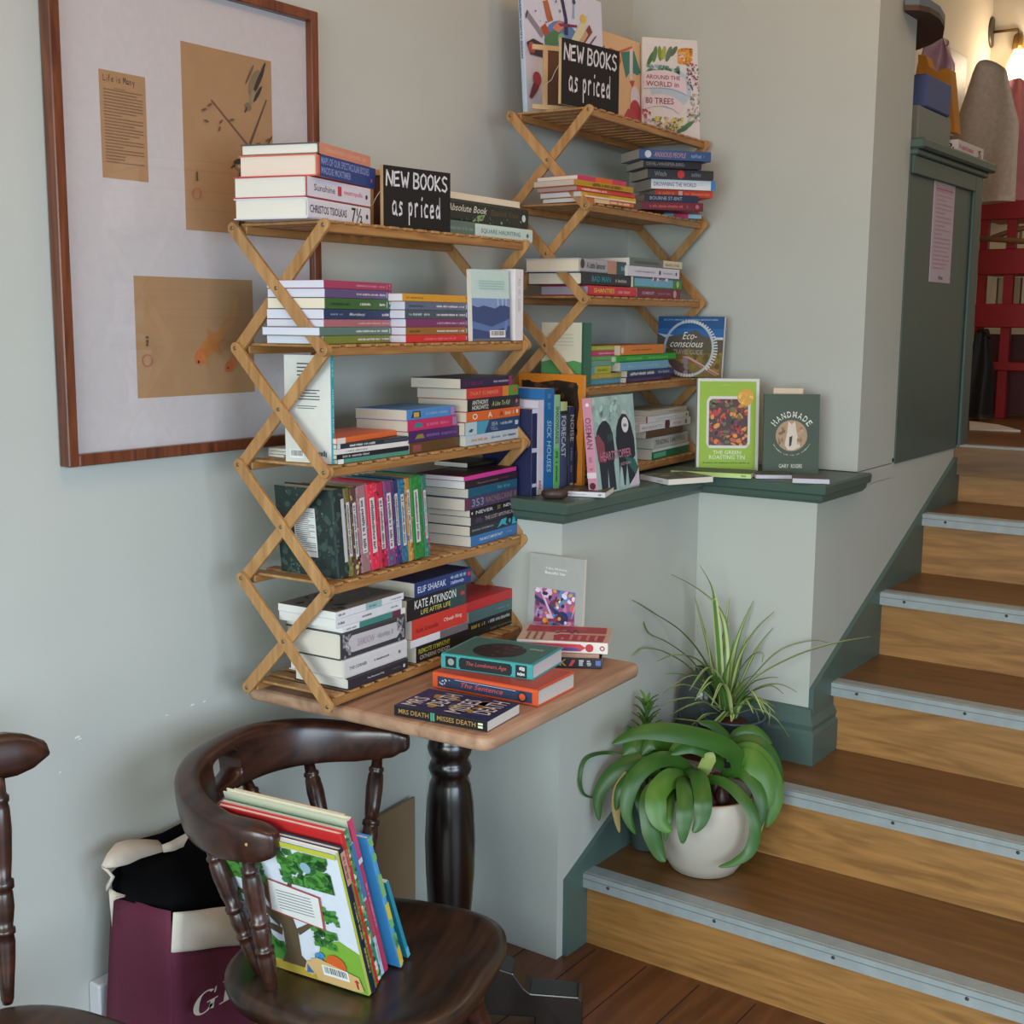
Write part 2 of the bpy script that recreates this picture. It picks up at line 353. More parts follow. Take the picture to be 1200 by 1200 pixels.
WALL = wallmat('sage_wall_paint', 'b6bab3'); WALL2 = wallmat('cream_wall_paint', 'd9cfba'); CEIL = wallmat('ceiling_paint', 'dcd9cf')
GREEN = mat('455a50', .42, .05, noise=.08, scale=12, name='green_gloss_paint'); GREEN2 = mat('4c615b', .45, .05, noise=.1, scale=9, name='teal_gloss_paint')
TREAD = wood('stair_tread_wood', '5b3e1e', '785329', .42, axis=1, scale=4, stretch=9, bump=.06, coat=.15)
RISER = wood('stair_riser_wood', '80592b', 'a67740', .5, axis=1, scale=5, stretch=11, bump=.06, coat=.1)
FLOORW = wood('floor_boards', '4a2a17', '6d4325', .4, axis=0, scale=3, stretch=8, bump=.1, coat=.1)
ALU = mat('969fa0', .55, .2, metal=.2, noise=.18, scale=25, name='aluminium_nosing')
A, BB, CC, DD = 2.532, -.4267, 3.2547, -.7846      # low wall: face x, face y, jut x, stair side y
WX = 3.5506; ZB, ZT = 1.1415, 1.1859; R_, T_, X1 = .1983, .3765, 2.6373
YS = -2.45; CZ = 3.9; XB = -2.6; YR = -4.4
UPZ = 6*R_; XU = 7.05; YU = -.12
# left wall
mb = MB(); mb.box((XB,0,-.02),(WX+.1,.15,CZ), WALL)
for (px,py,s) in ((90,864,.006),(93,866,.004),(225,826,.005),(239,822,.004),(195,838,.003),(70,905,.003)):
    p = P(px,py,y=0); mb.add([(p.x-s,-.0006,p.z-s*.5),(p.x+s*1.2,-.0006,p.z-s*.2),(p.x+s,-.0006,p.z+s*.5),(p.x-s*.6,-.0006,p.z+s*.3)], [(0,1,2,3)], mat('e2e4de'))
struct(mb, 'wall_left')
mb = MB(); mb.box((WX,DD,ZT),(WX+.3,0,CZ), WALL); mb.box((WX+.3,DD,UPZ+1.0),(3.865,YU,CZ), WALL); struct(mb, 'wall_alcove')
mb = MB(); mb.prism([(A,BB),(CC,BB),(CC,DD),(WX+.3,DD),(WX+.3,0),(A,0)], 0, ZB+.001, WALL); mb.box((WX,DD,ZB),(WX+.3,0,ZT+.002), WALL); struct(mb, 'wall_low')
# stair-side wall above the stringer, up to the panelled counter
mb = MB(); mb.prism([(WX+.3,DD),(4.53,DD),(4.53,YU),(WX+.3,YU)], .6, UPZ+.012, WALL); mb.box((WX+.3,DD,UPZ),(3.865,YU,UPZ+1.0),WALL); struct(mb, 'wall_stair_side')
# moulded ledge following the low wall
def sweepledge(offs):
    base = [(A,0),(A,BB),(CC,BB),(CC,DD),(WX+.0,DD)]
    prof = offs; rows = []
    for o,z in prof:
        rows.append([(A-o,0,z),(A-o,BB-o,z),(CC-o,BB-o,z),(CC-o,DD-o,z),(WX+.012+o*.3,DD-o,z)])
    vs = [p for r in rows for p in r]; n = 5; fs = []
    for j in range(len(rows)-1):
        for i in range(n-1): fs.append((j*n+i, j*n+i+1, (j+1)*n+i+1, (j+1)*n+i))
    return vs, fs, rows
vs, fs, rows = sweepledge([(0,ZB-.012),(.012,ZB-.01),(.022,ZB),(.024,ZB+.012),(.034,ZB+.018),(.036,ZT-.006),(.032,ZT)])
mb = MB(); mb.add(vs, [f[::-1] for f in fs], GREEN, False)
t = rows[-1]; mb.add([(A-.032,0,ZT),(A-.032,BB-.032,ZT),(CC-.032,BB-.032,ZT),(CC-.032,DD-.032,ZT),(WX+.02,DD-.032,ZT),(WX,DD,ZT),(WX,0,ZT)], [(0,1,2,6),(2,3,5,6),(3,4,5)], GREEN)
mb.add([rows[i][4] for i in range(len(rows))]+[(WX,DD,ZT),(WX,DD,ZB-.012)], [tuple(range(len(rows)+2))], GREEN)
struct(mb, 'trim_1')
# floor
mb = MB(); mb.box((XB,YR,-.08),(X1+.1,0,0), FLOORW)
for k in range(30):
    y = -k*.15-.03; mb.box((XB,y-.0015,0),(X1,y+.0015,.0006), mat('1e120b',.8))
struct(mb, 'floor')
mb = MB(); mb.box((X1+5*T_-.02,YR,UPZ-.1),(XU,YU,UPZ-.002), TREAD); struct(mb, 'floor_upper')
mb = MB(); mb.box((XB,YR,CZ),(XU+.1,.15,CZ+.1), CEIL); struct(mb, 'ceiling')
mb = MB(); mb.box((XU,YR,UPZ-.1),(XU+.1,YU+.1,CZ), WALL2); struct(mb, 'wall_upper_back')
mb = MB(); mb.box((WX+.3,YU,UPZ-.1),(XU+.1,YU+.1,CZ), WALL2); struct(mb, 'wall_upper_left')
# back wall (behind the camera) and right wall with window openings
mb = MB()
for a,b in (((XB-.1,YR,0),(XB,-3.9,CZ)),((XB-.1,-.6,0),(XB,0,CZ)),((XB-.1,-3.9,0),(XB,-.6,.7)),((XB-.1,-3.9,2.9),(XB,-.6,CZ))): mb.box(a,b,WALL)
struct(mb, 'wall_behind')
mb = MB()
for a,b in (((XB,YR-.1,0),(-1.9,YR,CZ)),((2.3,YR-.1,0),(XU,YR,CZ)),((-1.9,YR-.1,0),(2.3,YR,.7)),((-1.9,YR-.1,2.9),(2.3,YR,CZ))): mb.box(a,b,WALL)
struct(mb, 'wall_right')
for nm,(x0,y0,x1,y1) in (('window_1',(XB-.06,-3.9,XB-.03,-.6)),('window_2',(-1.9,YR-.06,2.3,YR-.03))):
    mb = MB(); W_ = mat('d8d8d2',.5)
    hor = x1-x0 > 1
    for t_ in (0,.333,.667,1):
        if hor: xx = x0+(x1-x0-.05)*t_; mb.box((xx,y0,.7),(xx+.05,y1,2.9),W_)
        else: yy = y0+(y1-y0-.05)*t_; mb.box((x0,yy,.7),(x1,yy+.05,2.9),W_)
    for z in (.7,1.9,2.85): mb.box((x0,y0,z),(x1,y1,z+.05),W_)
    struct(mb, nm)
# stairs
for i in range(1,7):
    x = X1+(i-1)*T_; z = i*R_; ya = BB if i < 3 else DD
    xe = x+T_+.02 if i < 6 else x+.5
    mb = MB()
    if i == 2: mb.box((x,YS,z-.03),(CC,BB,z),TREAD); mb.box((CC,YS,z-.03),(xe,DD,z),TREAD)
    else: mb.box((x+.004,YS,z-.03),(xe,ya,z),TREAD)
    struct(mb, 'trim_tread_%d' % i)
    mb = MB(); mb.box((x+.018,YS,z-R_-.001),(x+.034,ya,z-.03),RISER)
    struct(mb, 'trim_riser_%d' % i)
    mb = MB(); mb.box((x-.004,YS,z-.036),(x+.006,ya,z+.002),ALU); mb.box((x+.006,YS,z-.0),(x+.05,ya,z+.003),ALU)
    mb.box((x-.0052,YS,z-.0125),(x-.004,ya,z-.0105),mat('6f7676',.5))
    rnd = random.Random(i)
    for k in range(7):
        yy = ya-.09-k*.3; mb.lathe([(.0045,0),(.0045,.001)], mat('3b3b38',.5), 8, Matrix.Translation((x-.0045,yy,z-.018)) @ Matrix.Rotation(-PI/2,4,'Y'))
    struct(mb, 'trim_nosing_%d' % i)
# stringer boards painted teal against the low wall and the stair side wall
def stringer(y, pts, name):
    mb = MB(); mb.prism([(p[0],p[1]) for p in pts], 0, .014, GREEN2, Matrix(((1,0,0,0),(0,0,-1,y),(0,1,0,0),(0,0,0,1)))); return struct(mb, name)
a0 = P(659,1118,y=BB); a1 = P(660,1031,y=BB); a2 = P(735,925,y=BB)
sl = (a2.z-a1.z)/(a2.x-a1.x)
stringer(BB, [(a1.x,0),(CC,0),(CC,min(a1.z+sl*(CC-a1.x),.86)),(a1.x,a1.z)], 'baseboard_lower')
b1 = P(952,826,y=DD); b2 = P(1120,531,y=DD); b3 = P(1005,716,y=DD)
sl = (b2.z-b3.z)/(b2.x-b3.x)
stringer(DD, [(CC-.0,.3),(4.53,.3),(4.53,UPZ+.01),(b2.x,b2.z),(b3.x,b3.z),(CC,b3.z-sl*(b3.x-CC))], 'baseboard_upper')
# skirting block around the pier
zs = P(952,826,y=DD).z; z2 = 2*R_
mb = MB(); prof = [(.03,z2),(.03,zs-.07),(.022,zs-.06),(.026,zs-.045),(.014,zs-.025),(.012,zs-.004),(.002,zs)]
rows = [[(CC-o,BB,z),(CC-o,DD-o,z),(X1+2*T_+.03,DD-o,z)] for o,z in prof]
vs = [p for r in rows for p in r]; mb.add(vs, [(j*3+i,(j+1)*3+i,(j+1)*3+i+1,j*3+i+1) for j in range(len(rows)-1) for i in (0,1)], GREEN2)
struct(mb, 'baseboard_pier')
# ================================================================ LIGHT
def area(name, loc, rot, sx, sy, power, col, spread=180):
    l = bpy.data.lights.new(name,'AREA'); l.shape = 'RECTANGLE'; l.size = sx; l.size_y = sy; l.energy = power; l.color = col
    l.spread = math.radians(spread); o = bpy.data.objects.new(name, l); C.objects.link(o); o.location = loc; o.rotation_euler = rot; return o
area('window_daylight', (XB+.02,-2.25,1.55), (0,-PI/2+.36,0), 1.9, 3.2, 119, (.86,.99,1.0), 105)
area('window_daylight', (-.2,YR+.02,1.5), (PI/2-.38,0,0), 3.2, 1.7, 114, (.68,.84,1.0), 115)
area('ceiling_lamp_panel', (1.6,-1.9,CZ-.05), (0,0,0), 1.6, 1.6, 18, (1.0,.68,.46))
def point(name, loc, e, col, r=.05):
    l = bpy.data.lights.new(name,'POINT'); l.energy = e; l.color = col; l.shadow_soft_size = r; o = bpy.data.objects.new(name,l); C.objects.link(o); o.location = loc; return o
point('upper_wall_warm_fill', (1.2,-1.3,3.15), 22, (1,.50,.25), .15); point('upper_wall_warm_fill', (2.9,-1.35,3.15), 17, (1,.50,.25), .15)  # added warm fill lights without fixtures, to warm the upper walls
w = bpy.data.worlds.new('World'); bpy.context.scene.world = w; w.use_nodes = True
w.node_tree.nodes['Background'].inputs[0].default_value = (.75,.85,1,1); w.node_tree.nodes['Background'].inputs[1].default_value = .4
cam = bpy.data.cameras.new('Camera'); co = bpy.data.objects.new('Camera', cam); C.objects.link(co)
cam.sensor_width = 36; cam.lens = FPX/1200*36; co.matrix_world = frame(CAM, RT, UP, -FW); bpy.context.scene.camera = co
cam.clip_start = .05
vs_ = bpy.context.scene.view_settings; vs_.view_transform = 'Standard'; vs_.look = 'None'; vs_.exposure = -.38; vs_.gamma = 1; vs_.use_curve_mapping = False
# ================================================================ FURNITURE
BAMB = wood('bamboo', '966a3a', 'b98d5a', .45, axis=2, scale=5, stretch=10, bump=.05, fine=.5)
BAMB2 = wood('bamboo_slats', '8e6030', 'b0824e', .45, axis=0, scale=5, stretch=10, bump=.05, fine=.5)
BRASS = mat('8a7a5c', .4, metal=.8, name='rivet_metal')
class Rack: pass
def rack(x, y, yaw, w, d, s, z0, label):
    M = Matrix.Translation((x,y,z0)) @ Matrix.Rotation(yaw,4,'Z'); r = Rack(); r.M = M; r.w = w; r.d = d; r.s = s; r.z0 = z0
    r.U = Vector((math.cos(yaw),math.sin(yaw),0)); r.V = Vector((-math.sin(yaw),math.cos(yaw),0)); r.o = Vector((x,y,z0))
    r.top = .011; root = thing('folding_shelf_rack', label, 'shelf rack', M); r.root = root
    for k in range(5):
        z = k*s+(.0 if k else .006)
        mb = MB()
        for v in (0.002, d-.020): mb.box((.012,v,z-.012),(w-.012,v+.018,z+.005), BAMB2, bev=.0015)
        n = 15
        for i in range(n):
            u = .018+(w-.036-.030)*i/(n-1); mb.box((u,.0,z+.005),(u+.030,d,z+.0105), BAMB, bev=.001)
        mb.build('shelf_board', root)
    for side in (0,1):
        for k in range(4):
            for q in (0,1):
                a = (0,k*s) if q == 0 else (0,(k+1)*s); b = (d,(k+1)*s) if q == 0 else (d,k*s)
                u0 = (0.0 if q else -.009) if side == 0 else (w-.009 if q else w+.0)
                mb = MB(); L = math.hypot(b[0]-a[0], b[1]-a[1]); an = math.atan2(b[1]-a[1], b[0]-a[0]); hw = .0125
                pts = []
                for e in range(9): t = PI/2+PI*e/8; pts.append((math.cos(t)*hw, math.sin(t)*hw))
                for e in range(9): t = -PI/2+PI*e/8; pts.append((L+math.cos(t)*hw, math.sin(t)*hw))
                MM = frame(Vector((u0,a[0],a[1])), Vector((0,math.cos(an),math.sin(an))), Vector((0,-math.sin(an),math.cos(an))), Vector((1,0,0)))
                mb.prism(pts, 0, .0085, BAMB, MM)
                bar = mb.build('cross_bar', root, bevel=.0012)
                rb = MB(); us = u0 if side == 0 else u0+.0085; dirn = -1 if side == 0 else 1
                for (t,on) in ((0,1),(.5,q==0),(1,1)):
                    if not on: continue
                    px = a[0]+(b[0]-a[0])*t; pz = a[1]+(b[1]-a[1])*t
                    rb.lathe([(.004,0),(.0042,.0008),(.002,.0014)], BRASS, 10, frame(Vector((us,px,pz)), Vector((0,1,0)), Vector((0,0,dirn)), Vector((dirn,0,0))))
                    rb.build('rivet', bar); rb = MB()
    return r
TZ = .830
R1 = rack(1.798, -.350, .049, .735, .231, .238, TZ+.013, 'light bamboo folding shelf rack standing on the small wooden table')
R2 = rack(2.775, -.330, .062, .745, .225, .235, ZT+.014, 'light bamboo folding shelf rack standing on the green ledge in the corner')
# table
TW = wood('worn_pine', '927056', 'b48f74', .55, axis=0, scale=4, stretch=7, bump=.1)
DK = wood('dark_stained_wood', '1a0f0b', '3a1f14', .3, axis=2, scale=5, stretch=8, bump=.04, coat=.35)
EB = wood('black_stained_wood', '0c0807', '1a100c', .28, axis=2, scale=5, stretch=8, bump=.04, coat=.4)
ty = .05
tb = thing('pedestal_table', 'small square pedestal table with worn pine top and black turned column', 'table', Matrix.Translation((2.163,-.372,0)) @ Matrix.Rotation(ty,4,'Z'))
mb = MB(); hw = .326; hd = .318; rc = .03; pts = []
for cx,cy,a0 in ((hw-rc,hd-rc,0),(-hw+rc,hd-rc,90),(-hw+rc,-hd+rc,180),(hw-rc,-hd+rc,270)):
    for e in range(7): a = math.radians(a0+e*15); pts.append((cx+rc*math.cos(a), cy+rc*math.sin(a)))
mb.prism(pts, TZ-.03, TZ, TW, None, True); mb.build('table_top', tb, bevel=.009)
mb = MB(); mb.box((-.12,-.12,TZ-.05),(.12,.12,TZ-.031), EB, bev=.004)
mb.lathe([(.05,.14),(.056,.17),(.04,.20),(.046,.24),(.052,.30),(.056,.36),(.058,.44),(.054,.53),(.047,.575),(.041,.59),(.046,.60),(.05,.612),(.046,.624),(.041,.634),(.048,.645),(.052,.66),(.048,.675),(.042,.685),(.044,.70),(.05,.712),(.05,.735),(.046,.745),(.052,.78)], EB, 32)
mb.build('pedestal_column', tb)
for k in range(4):
    M4 = Matrix.Rotation(PI/4*(2*k+1)-.30,4,'Z'); mb = MB()
    pr = [(.04,.03),(.20,.03),(.20,0),(.305,0),(.31,.004),(.31,.075),(.30,.085),(.19,.088),(.175,.10),(.15,.135),(.10,.15),(.04,.155)]
    mb.prism(pr, -.036, .036, EB, M4 @ Matrix(((1,0,0,0),(0,0,-1,0),(0,1,0,0),(0,0,0,1))))
    mb.build('foot', tb, bevel=.004)
# chairs
CH = wood('chair_dark_wood', '1f0f0a', '422216', .34, axis=0, scale=5, stretch=8, bump=.05, coat=.3)
CHS = wood('chair_seat_wood', '1c100a', '402a1b', .40, axis=0, scale=4, stretch=8, bump=.06, coat=.2)
def seat_mesh(w, d, z, th=.042):
    # saddle seat, rounded plan, front towards -y
    N = 48; R = 9; vs = []; fs = []
    def plan(a):
        c,s_ = math.cos(a), math.sin(a); ex = .62
        x = w*abs(c)**ex*(1 if c > 0 else -1); y = d*abs(s_)**ex*(1 if s_ > 0 else -1)
        if y > 0: x *= 1-.10*(y/d)
        return x,y
    top = []
    for j in range(R+1):
        f = 1-(j/R)**1.3
        for i in range(N):
            x,y = plan(2*PI*i/N); x *= f; y *= f
            dish = -.014*max(0,1-(f/.86)**4); ridge = .010*math.exp(-(x/.04)**2)*max(0,-y/d)*f
            vs.append((x,y,z+dish+ridge-(.006 if j == 0 else 0)))
    for j in range(R):
        for i in range(N): fs.append((j*N+i, j*N+(i+1)%N, (j+1)*N+(i+1)%N, (j+1)*N+i))
    o = len(vs)
    for zz,k in ((z-.018,1.004),(z-th,.97)):
        for i in range(N): x,y = plan(2*PI*i/N); vs.append((x*k,y*k,zz))
    for i in range(N):
        fs.append((o+i,o+(i+1)%N,(i+1)%N,i)); fs.append((o+N+i,o+N+(i+1)%N,o+(i+1)%N,o+i))
    fs.append(tuple(o+N+i for i in range(N))[::-1])
    mb = MB(); mb.add(vs, fs, CHS, True); return mb
SPIN = [(0,.008),(.02,.0105),(.10,.0125),(.2,.0155),(.27,.0165),(.30,.0145),(.305,.0175),(.325,.0175),(.33,.0135),(.37,.0155),(.42,.0175),(.48,.016),(.49,.0145),(.50,.0185),(.53,.0185),(.54,.014),(.62,.0165),(.75,.0185),(.84,.0165),(.86,.014),(.87,.0165),(.89,.0165),(.90,.0125),(1,.010)]
LEG = [(0,.012),(.05,.016),(.25,.019),(.30,.017),(.31,.021),(.34,.021),(.35,.016),(.45,.022),(.6,.024),(.68,.02),(.70,.024),(.73,.024),(.74,.018),(.9,.019),(1,.016)]
def legs(root, w, d, z, oy=0, ox=0):
    ft = []
    for sx in (-1,1):
        for sy in (-1,1):
            top = Vector((sx*w*.62+ox, sy*d*.62+oy, z-.04)); bot = Vector((sx*w*.98+ox, sy*d*1.02+oy, 0)); ft.append((top,bot))
            mb = MB(); mb.turned(bot, top, LEG, CH); mb.build('leg', root)
    for i,j in ((0,1),(2,3)):
        a = ft[i][1].lerp(ft[i][0],.4); b = ft[j][1].lerp(ft[j][0],.4); mb = MB(); mb.turned(a, b, [(0,.008),(.2,.011),(.45,.013),(.48,.017),(.52,.017),(.55,.013),(.8,.011),(1,.008)], CH); mb.build('stretcher', root)
    a = (ft[0][1].lerp(ft[0][0],.4)+ft[1][1].lerp(ft[1][0],.4))/2; b = (ft[2][1].lerp(ft[2][0],.4)+ft[3][1].lerp(ft[3][0],.4))/2
    mb = MB(); mb.turned(a, b, [(0,.008),(.3,.012),(.48,.016),(.52,.016),(.7,.012),(1,.008)], CH); mb.build('stretcher', root)
SZ = .44
c1 = thing('captains_chair', 'dark wooden armchair with a low curved rail, picture books on its seat', 'chair', Matrix.Translation((1.705,-.455,0)) @ Matrix.Rotation(math.radians(16.5),4,'Z'))
sm = seat_mesh(.245,.24,SZ); so = sm.build('seat', c1); so.location = (-.08,-.10,0)
legs(c1, .23, .2, SZ, -.10, -.08)
# curved arm rail with a hand slot
def arc(t):   # t 0..1 from the near (-x) arm end round the back to the far arm end
    a = PI-PI*t; c,s_ = math.cos(a), math.sin(a)
    x = .28*abs(c)**.87*(1 if c > 0 else -1); y = -.03+.28*abs(s_)**.9
    return x,y
NS = 72; vs = []; fs = []; mb = MB(); sec = []
for i in range(NS+1):
    t = i/NS; x,y = arc(t); x2,y2 = arc(min(1,t+.004)); x1,y1 = arc(max(0,t-.004)); tx,ty_ = x2-x1,y2-y1; L = math.hypot(tx,ty_); nx,ny = -ty_/L,tx/L
    # outward normal
    if nx*x+ny*(y-.1) < 0: nx,ny = -nx,-ny
    back = math.sin(PI*t)**1.1
    zt = .758+.028*max(0,back-.35)/.65; zb = zt-.064-.040*back
    th = .026 if t > .06 and t < .94 else .026*(.75+.25*min(1,(t/.06) if t < .5 else ((1-t)/.06)))
    lean = .018*back
    e = min(t,1-t)*NS; k = 1 if e >= 3 else (.6,.82,.95)[int(e)]
    zm = (zt+zb)/2; hz = (zt-zb)/2*k; th *= (1 if e >= 2 else (.62,.88)[int(e)])
    ring = []
    for (a_,b_) in ((-1.05,-.8),(-.7,-1.03),(.7,-1.03),(1.05,-.8),(1.05,.8),(.7,1.03),(-.7,1.03),(-1.05,.8)):
        off = a_*th+lean*(b_*.5+.5); ring.append((x+nx*off, y+ny*off, zm+b_*hz))
    sec.append(ring)
s0, s1 = 31, 38      # slot span in segments
for r in sec: vs += r
for i in range(NS):
    for k in range(8):
        if s0 <= i < s1 and k in (3,7): continue
        fs.append((i*8+k, (i+1)*8+k, (i+1)*8+(k+1)%8, i*8+(k+1)%8))
fs.append(tuple(range(8))); fs.append(tuple(NS*8+k for k in range(8))[::-1])
# slot: side faces with an opening, tunnel between them
def lerp3(a,b,t): return tuple(a[q]+(b[q]-a[q])*t for q in range(3))
o = len(vs); cols = []
for i in range(s0,s1+1):
    r = sec[i]; e = min(i-s0, s1-i); lo,hi = (.5,.5) if e == 0 else ((.28,.74) if e == 1 else (.2,.8))
    lo,hi = (.38,.62) if e == 0 else (lo,hi)
    oi = len(vs); vs += [lerp3(r[3],r[4],lo), lerp3(r[3],r[4],hi), lerp3(r[0],r[7],lo), lerp3(r[0],r[7],hi)]; cols.append(oi)
for j,i in enumerate(range(s0,s1)):
    a = cols[j]; b = cols[j+1]; A0 = i*8; B0 = (i+1)*8
    fs += [(A0+3,B0+3,b,a),(a+1,b+1,B0+4,A0+4),(A0+0,a+2,b+2,B0+0),(a+3,A0+7,B0+7,b+3),(a,b,b+2,a+2),(a+1,a+3,b+3,b+1)]
fs += [(cols[0],cols[0]+2,cols[0]+3,cols[0]+1),(cols[-1],cols[-1]+1,cols[-1]+3,cols[-1]+2)]
mb.add(vs, fs, CH, False)
pg = mat('b08a58',.5)
ro = mb.build('arm_rail', c1, sub=2)
for p in ro.data.polygons: p.use_smooth = True
for t in (.045,.10):
    x,y = arc(t); x2,y2 = arc(t+.01); L = math.hypot(x2-x,y2-y); nx,ny = -(y2-y)/L,(x2-x)/L
    if nx*x+ny*(y-.1) < 0: nx,ny = -nx,-ny
    mb = MB(); mb.lathe([(.004,0),(.004,.0015),(.0018,.002)], pg, 8, frame(Vector((x+nx*.0245,y+ny*.0245,.728)), Vector((-ny,nx,0)), Vector((0,0,1)), Vector((nx,ny,0))))
    mb.build('peg', ro)
for t in (.065,.19,.37,.56,.75,.93):
    x,y = arc(t); zb = (.758+.028*max(0,math.sin(PI*t)**1.1-.35)/.65)-.064-.040*math.sin(PI*t)**1.1
    f = .9 if t in (.065,.93) else .86
    mb = MB(); mb.turned((max(-.27,min(.13,x*f*.93-.02)), y*.36 if y > .1 else y-.03, SZ-.010), (x,y,zb+.012), SPIN, CH, 16); mb.build('spindle', c1)
# second chair, spindle back, at the left edge
c2 = thing('spindle_back_chair', 'dark wooden spindle back chair cut off by the left edge of the view', 'chair', Matrix.Translation((.960,-.475,0)) @ Matrix.Rotation(math.radians(4),4,'Z'))
sm = seat_mesh(.225,.22,.495); sm.build('seat', c2)
legs(c2, .2, .19, .495)
mb = MB(); vs = []; fs = []; n = 20
for i in range(n+1):
    u = -1+2*i/n; x = .262*u; y = .25-.05*u*u; e = min(i,n-i); k = (.35,.8,1)[min(e,2)]; h = .040*k*(1-.15*abs(u)); zc = .907+.004*math.cos(u*PI); th = .016*(.6 if e == 0 else 1)
    for (a_,b_) in ((-1,-.6),(-.5,-1),(.5,-1),(1,-.6),(1,.6),(.5,1),(-.5,1),(-1,.6)): vs.append((x, y+a_*th+b_*.006, zc+b_*h))
for i in range(n):
    for k in range(8): fs.append((i*8+k, i*8+(k+1)%8, (i+1)*8+(k+1)%8, (i+1)*8+k))
fs += [tuple(range(8))[::-1], tuple(n*8+k for k in range(8))]; mb.add(vs, fs, CH, True); mb.build('crest_rail', c2)
for u in (-.72,-.36,0,.36,.72):
    mb = MB(); mb.turned((.262*u-.022,.225-.03*abs(u),.485), (.262*u*.98, .247-.05*u*u, .882), SPIN, CH, 16); mb.build("spindle", c2)
def pane(name, tint='ffffff', refl=1.0):      # thin clear glazing: fresnel mix of see-through and mirror
    m = bpy.data.materials.new(name); m.use_nodes = True; nt = m.node_tree; nt.nodes.clear(); o = nt.nodes.new('ShaderNodeOutputMaterial')
    t = nt.nodes.new('ShaderNodeBsdfTransparent'); t.inputs[0].default_value = hexc(tint); g = nt.nodes.new('ShaderNodeBsdfGlossy'); g.inputs['Roughness'].default_value = .03
    f = nt.nodes.new('ShaderNodeFresnel'); f.inputs[0].default_value = 1.5; x = nt.nodes.new('ShaderNodeMixShader')
    gm = nt.nodes.new('ShaderNodeNewGeometry'); mx = nt.nodes.new('ShaderNodeMix'); mx.inputs[3].default_value = .04; nt.links.new(gm.outputs['Backfacing'], mx.inputs[0]); nt.links.new(f.outputs[0], mx.inputs[2]); nt.links.new(mx.outputs[0], x.inputs[0]); nt.links.new(t.outputs[0], x.inputs[1]); nt.links.new(g.outputs[0], x.inputs[2]); nt.links.new(x.outputs[0], o.inputs[0]); return m
# ================================================================ PICTURE
FR = wood('frame_mahogany', '4a2212', '7a4226', .35, axis=2, scale=6, stretch=12, bump=.03, coat=.2)
pic = thing('framed_picture', 'large framed picture with three brown paper sheets on white mount on left wall', 'picture', Matrix.Translation((1.44,-.002,1.337)))
PW, PH = .686, .948; fw_ = .0225
mb = MB(); mb.box((0,-.030,0),(fw_,0,PH),FR,bev=.002); mb.box((PW-fw_,-.030,0),(PW,0,PH),FR,bev=.002); mb.box((fw_,-.030,0),(PW-fw_,0,fw_),FR,bev=.002); mb.box((fw_,-.030,PH-fw_),(PW-fw_,0,PH),FR,bev=.002)
mb.build('picture_frame', pic)
mb = MB(); mb.box((fw_,-.012,fw_),(PW-fw_,-.006,PH-fw_), mat('bdb8b9',.7)); mount = mb.build('mount', pic)
def sheet(tl, tr, bl, items):
    a = P(*tl,y=-.016); b = P(*tr,y=-.016); c = P(*bl,y=-.016); x0 = a.x-1.44; x1 = b.x-1.44; z1 = a.z-1.337; z0 = c.z-1.337
    m = MB(); m.box((x0,-.0126,z0),(x1,-.012,z1), KR); decorate(m, items, (x0,-.0126,z0), (1,0,0), (0,0,1), (0,-1,0), x1-x0, z1-z0)
    return m.build('paper_sheet', pic)
KR = mat('a07d58',.8,noise=.1,scale=30,name='brown_paper')
sheet((116,80),(170.5,92),(120,207.5), [('h','Life is Many',.08,.90,.78,.96,'2a221c',.05),('L',.08,.14,.92,.84,24,'7a5a44'),('r',.3,.84,.55,.845,'7a5a44')])
INK = '2e2a26'
sheet((212,47.5),(318,74),(218,269), [('p',[(.30,.715),(.31,.725),(.73,.50),(.715,.49)],'6a4c3c'),('p',[(.70,.5),(.72,.5),(.735,.06),(.72,.06)],'6a4c3c'),('p',[(.72,.34),(.99,.58),(.995,.57),(.73,.32)],'4a3428'),('p',[(.72,.52),(.93,.78),(.94,.775),(.735,.5)],'5a4232'),
 ('e',.80,.86,.125,.055,62,'7a6a52'),('e',.85,.88,.13,.022,60,INK),('e',.77,.78,.06,.028,70,'8a7a60'),('e',.715,.72,.038,.034,0,'75654e'),('e',.69,.70,.03,.008,240,INK),('e',.83,.80,.09,.016,55,INK),('e',.74,.90,.10,.010,60,'5a4c3a'),('e',.90,.95,.06,.012,62,INK),
 ('e',.625,.27,.15,.060,84,'75664e'),('e',.60,.385,.050,.045,0,'8a7a62'),('e',.585,.405,.055,.022,15,INK),('e',.595,.378,.018,.015,0,'b8a888'),('e',.525,.375,.03,.008,215,INK),('e',.66,.24,.13,.018,80,INK),('e',.60,.10,.10,.014,75,INK),('e',.64,.09,.09,.012,62,'3a342c'),('e',.60,.28,.10,.014,95,'5c4e3c'),
 ('e',.22,.66,.03,.010,20,'6a4636'),('e',.28,.69,.03,.010,30,'6a4636'),('e',.24,.60,.028,.010,-10,'6a4636'),('e',.40,.61,.025,.010,40,'6a4636'),('e',.38,.57,.022,.010,70,'6a4636'),('e',.52,.63,.03,.010,10,'6a4636'),('e',.82,.52,.03,.010,5,'6a4636'),('e',.88,.50,.03,.010,60,'6a4636'),('e',.93,.55,.03,.010,30,'6a4636'),
 ('s',.11,.27,.135,.33,'3a2c20'),('o',.115,.20,.040,.048,'a85a48')])
FSH = 'b4743e'
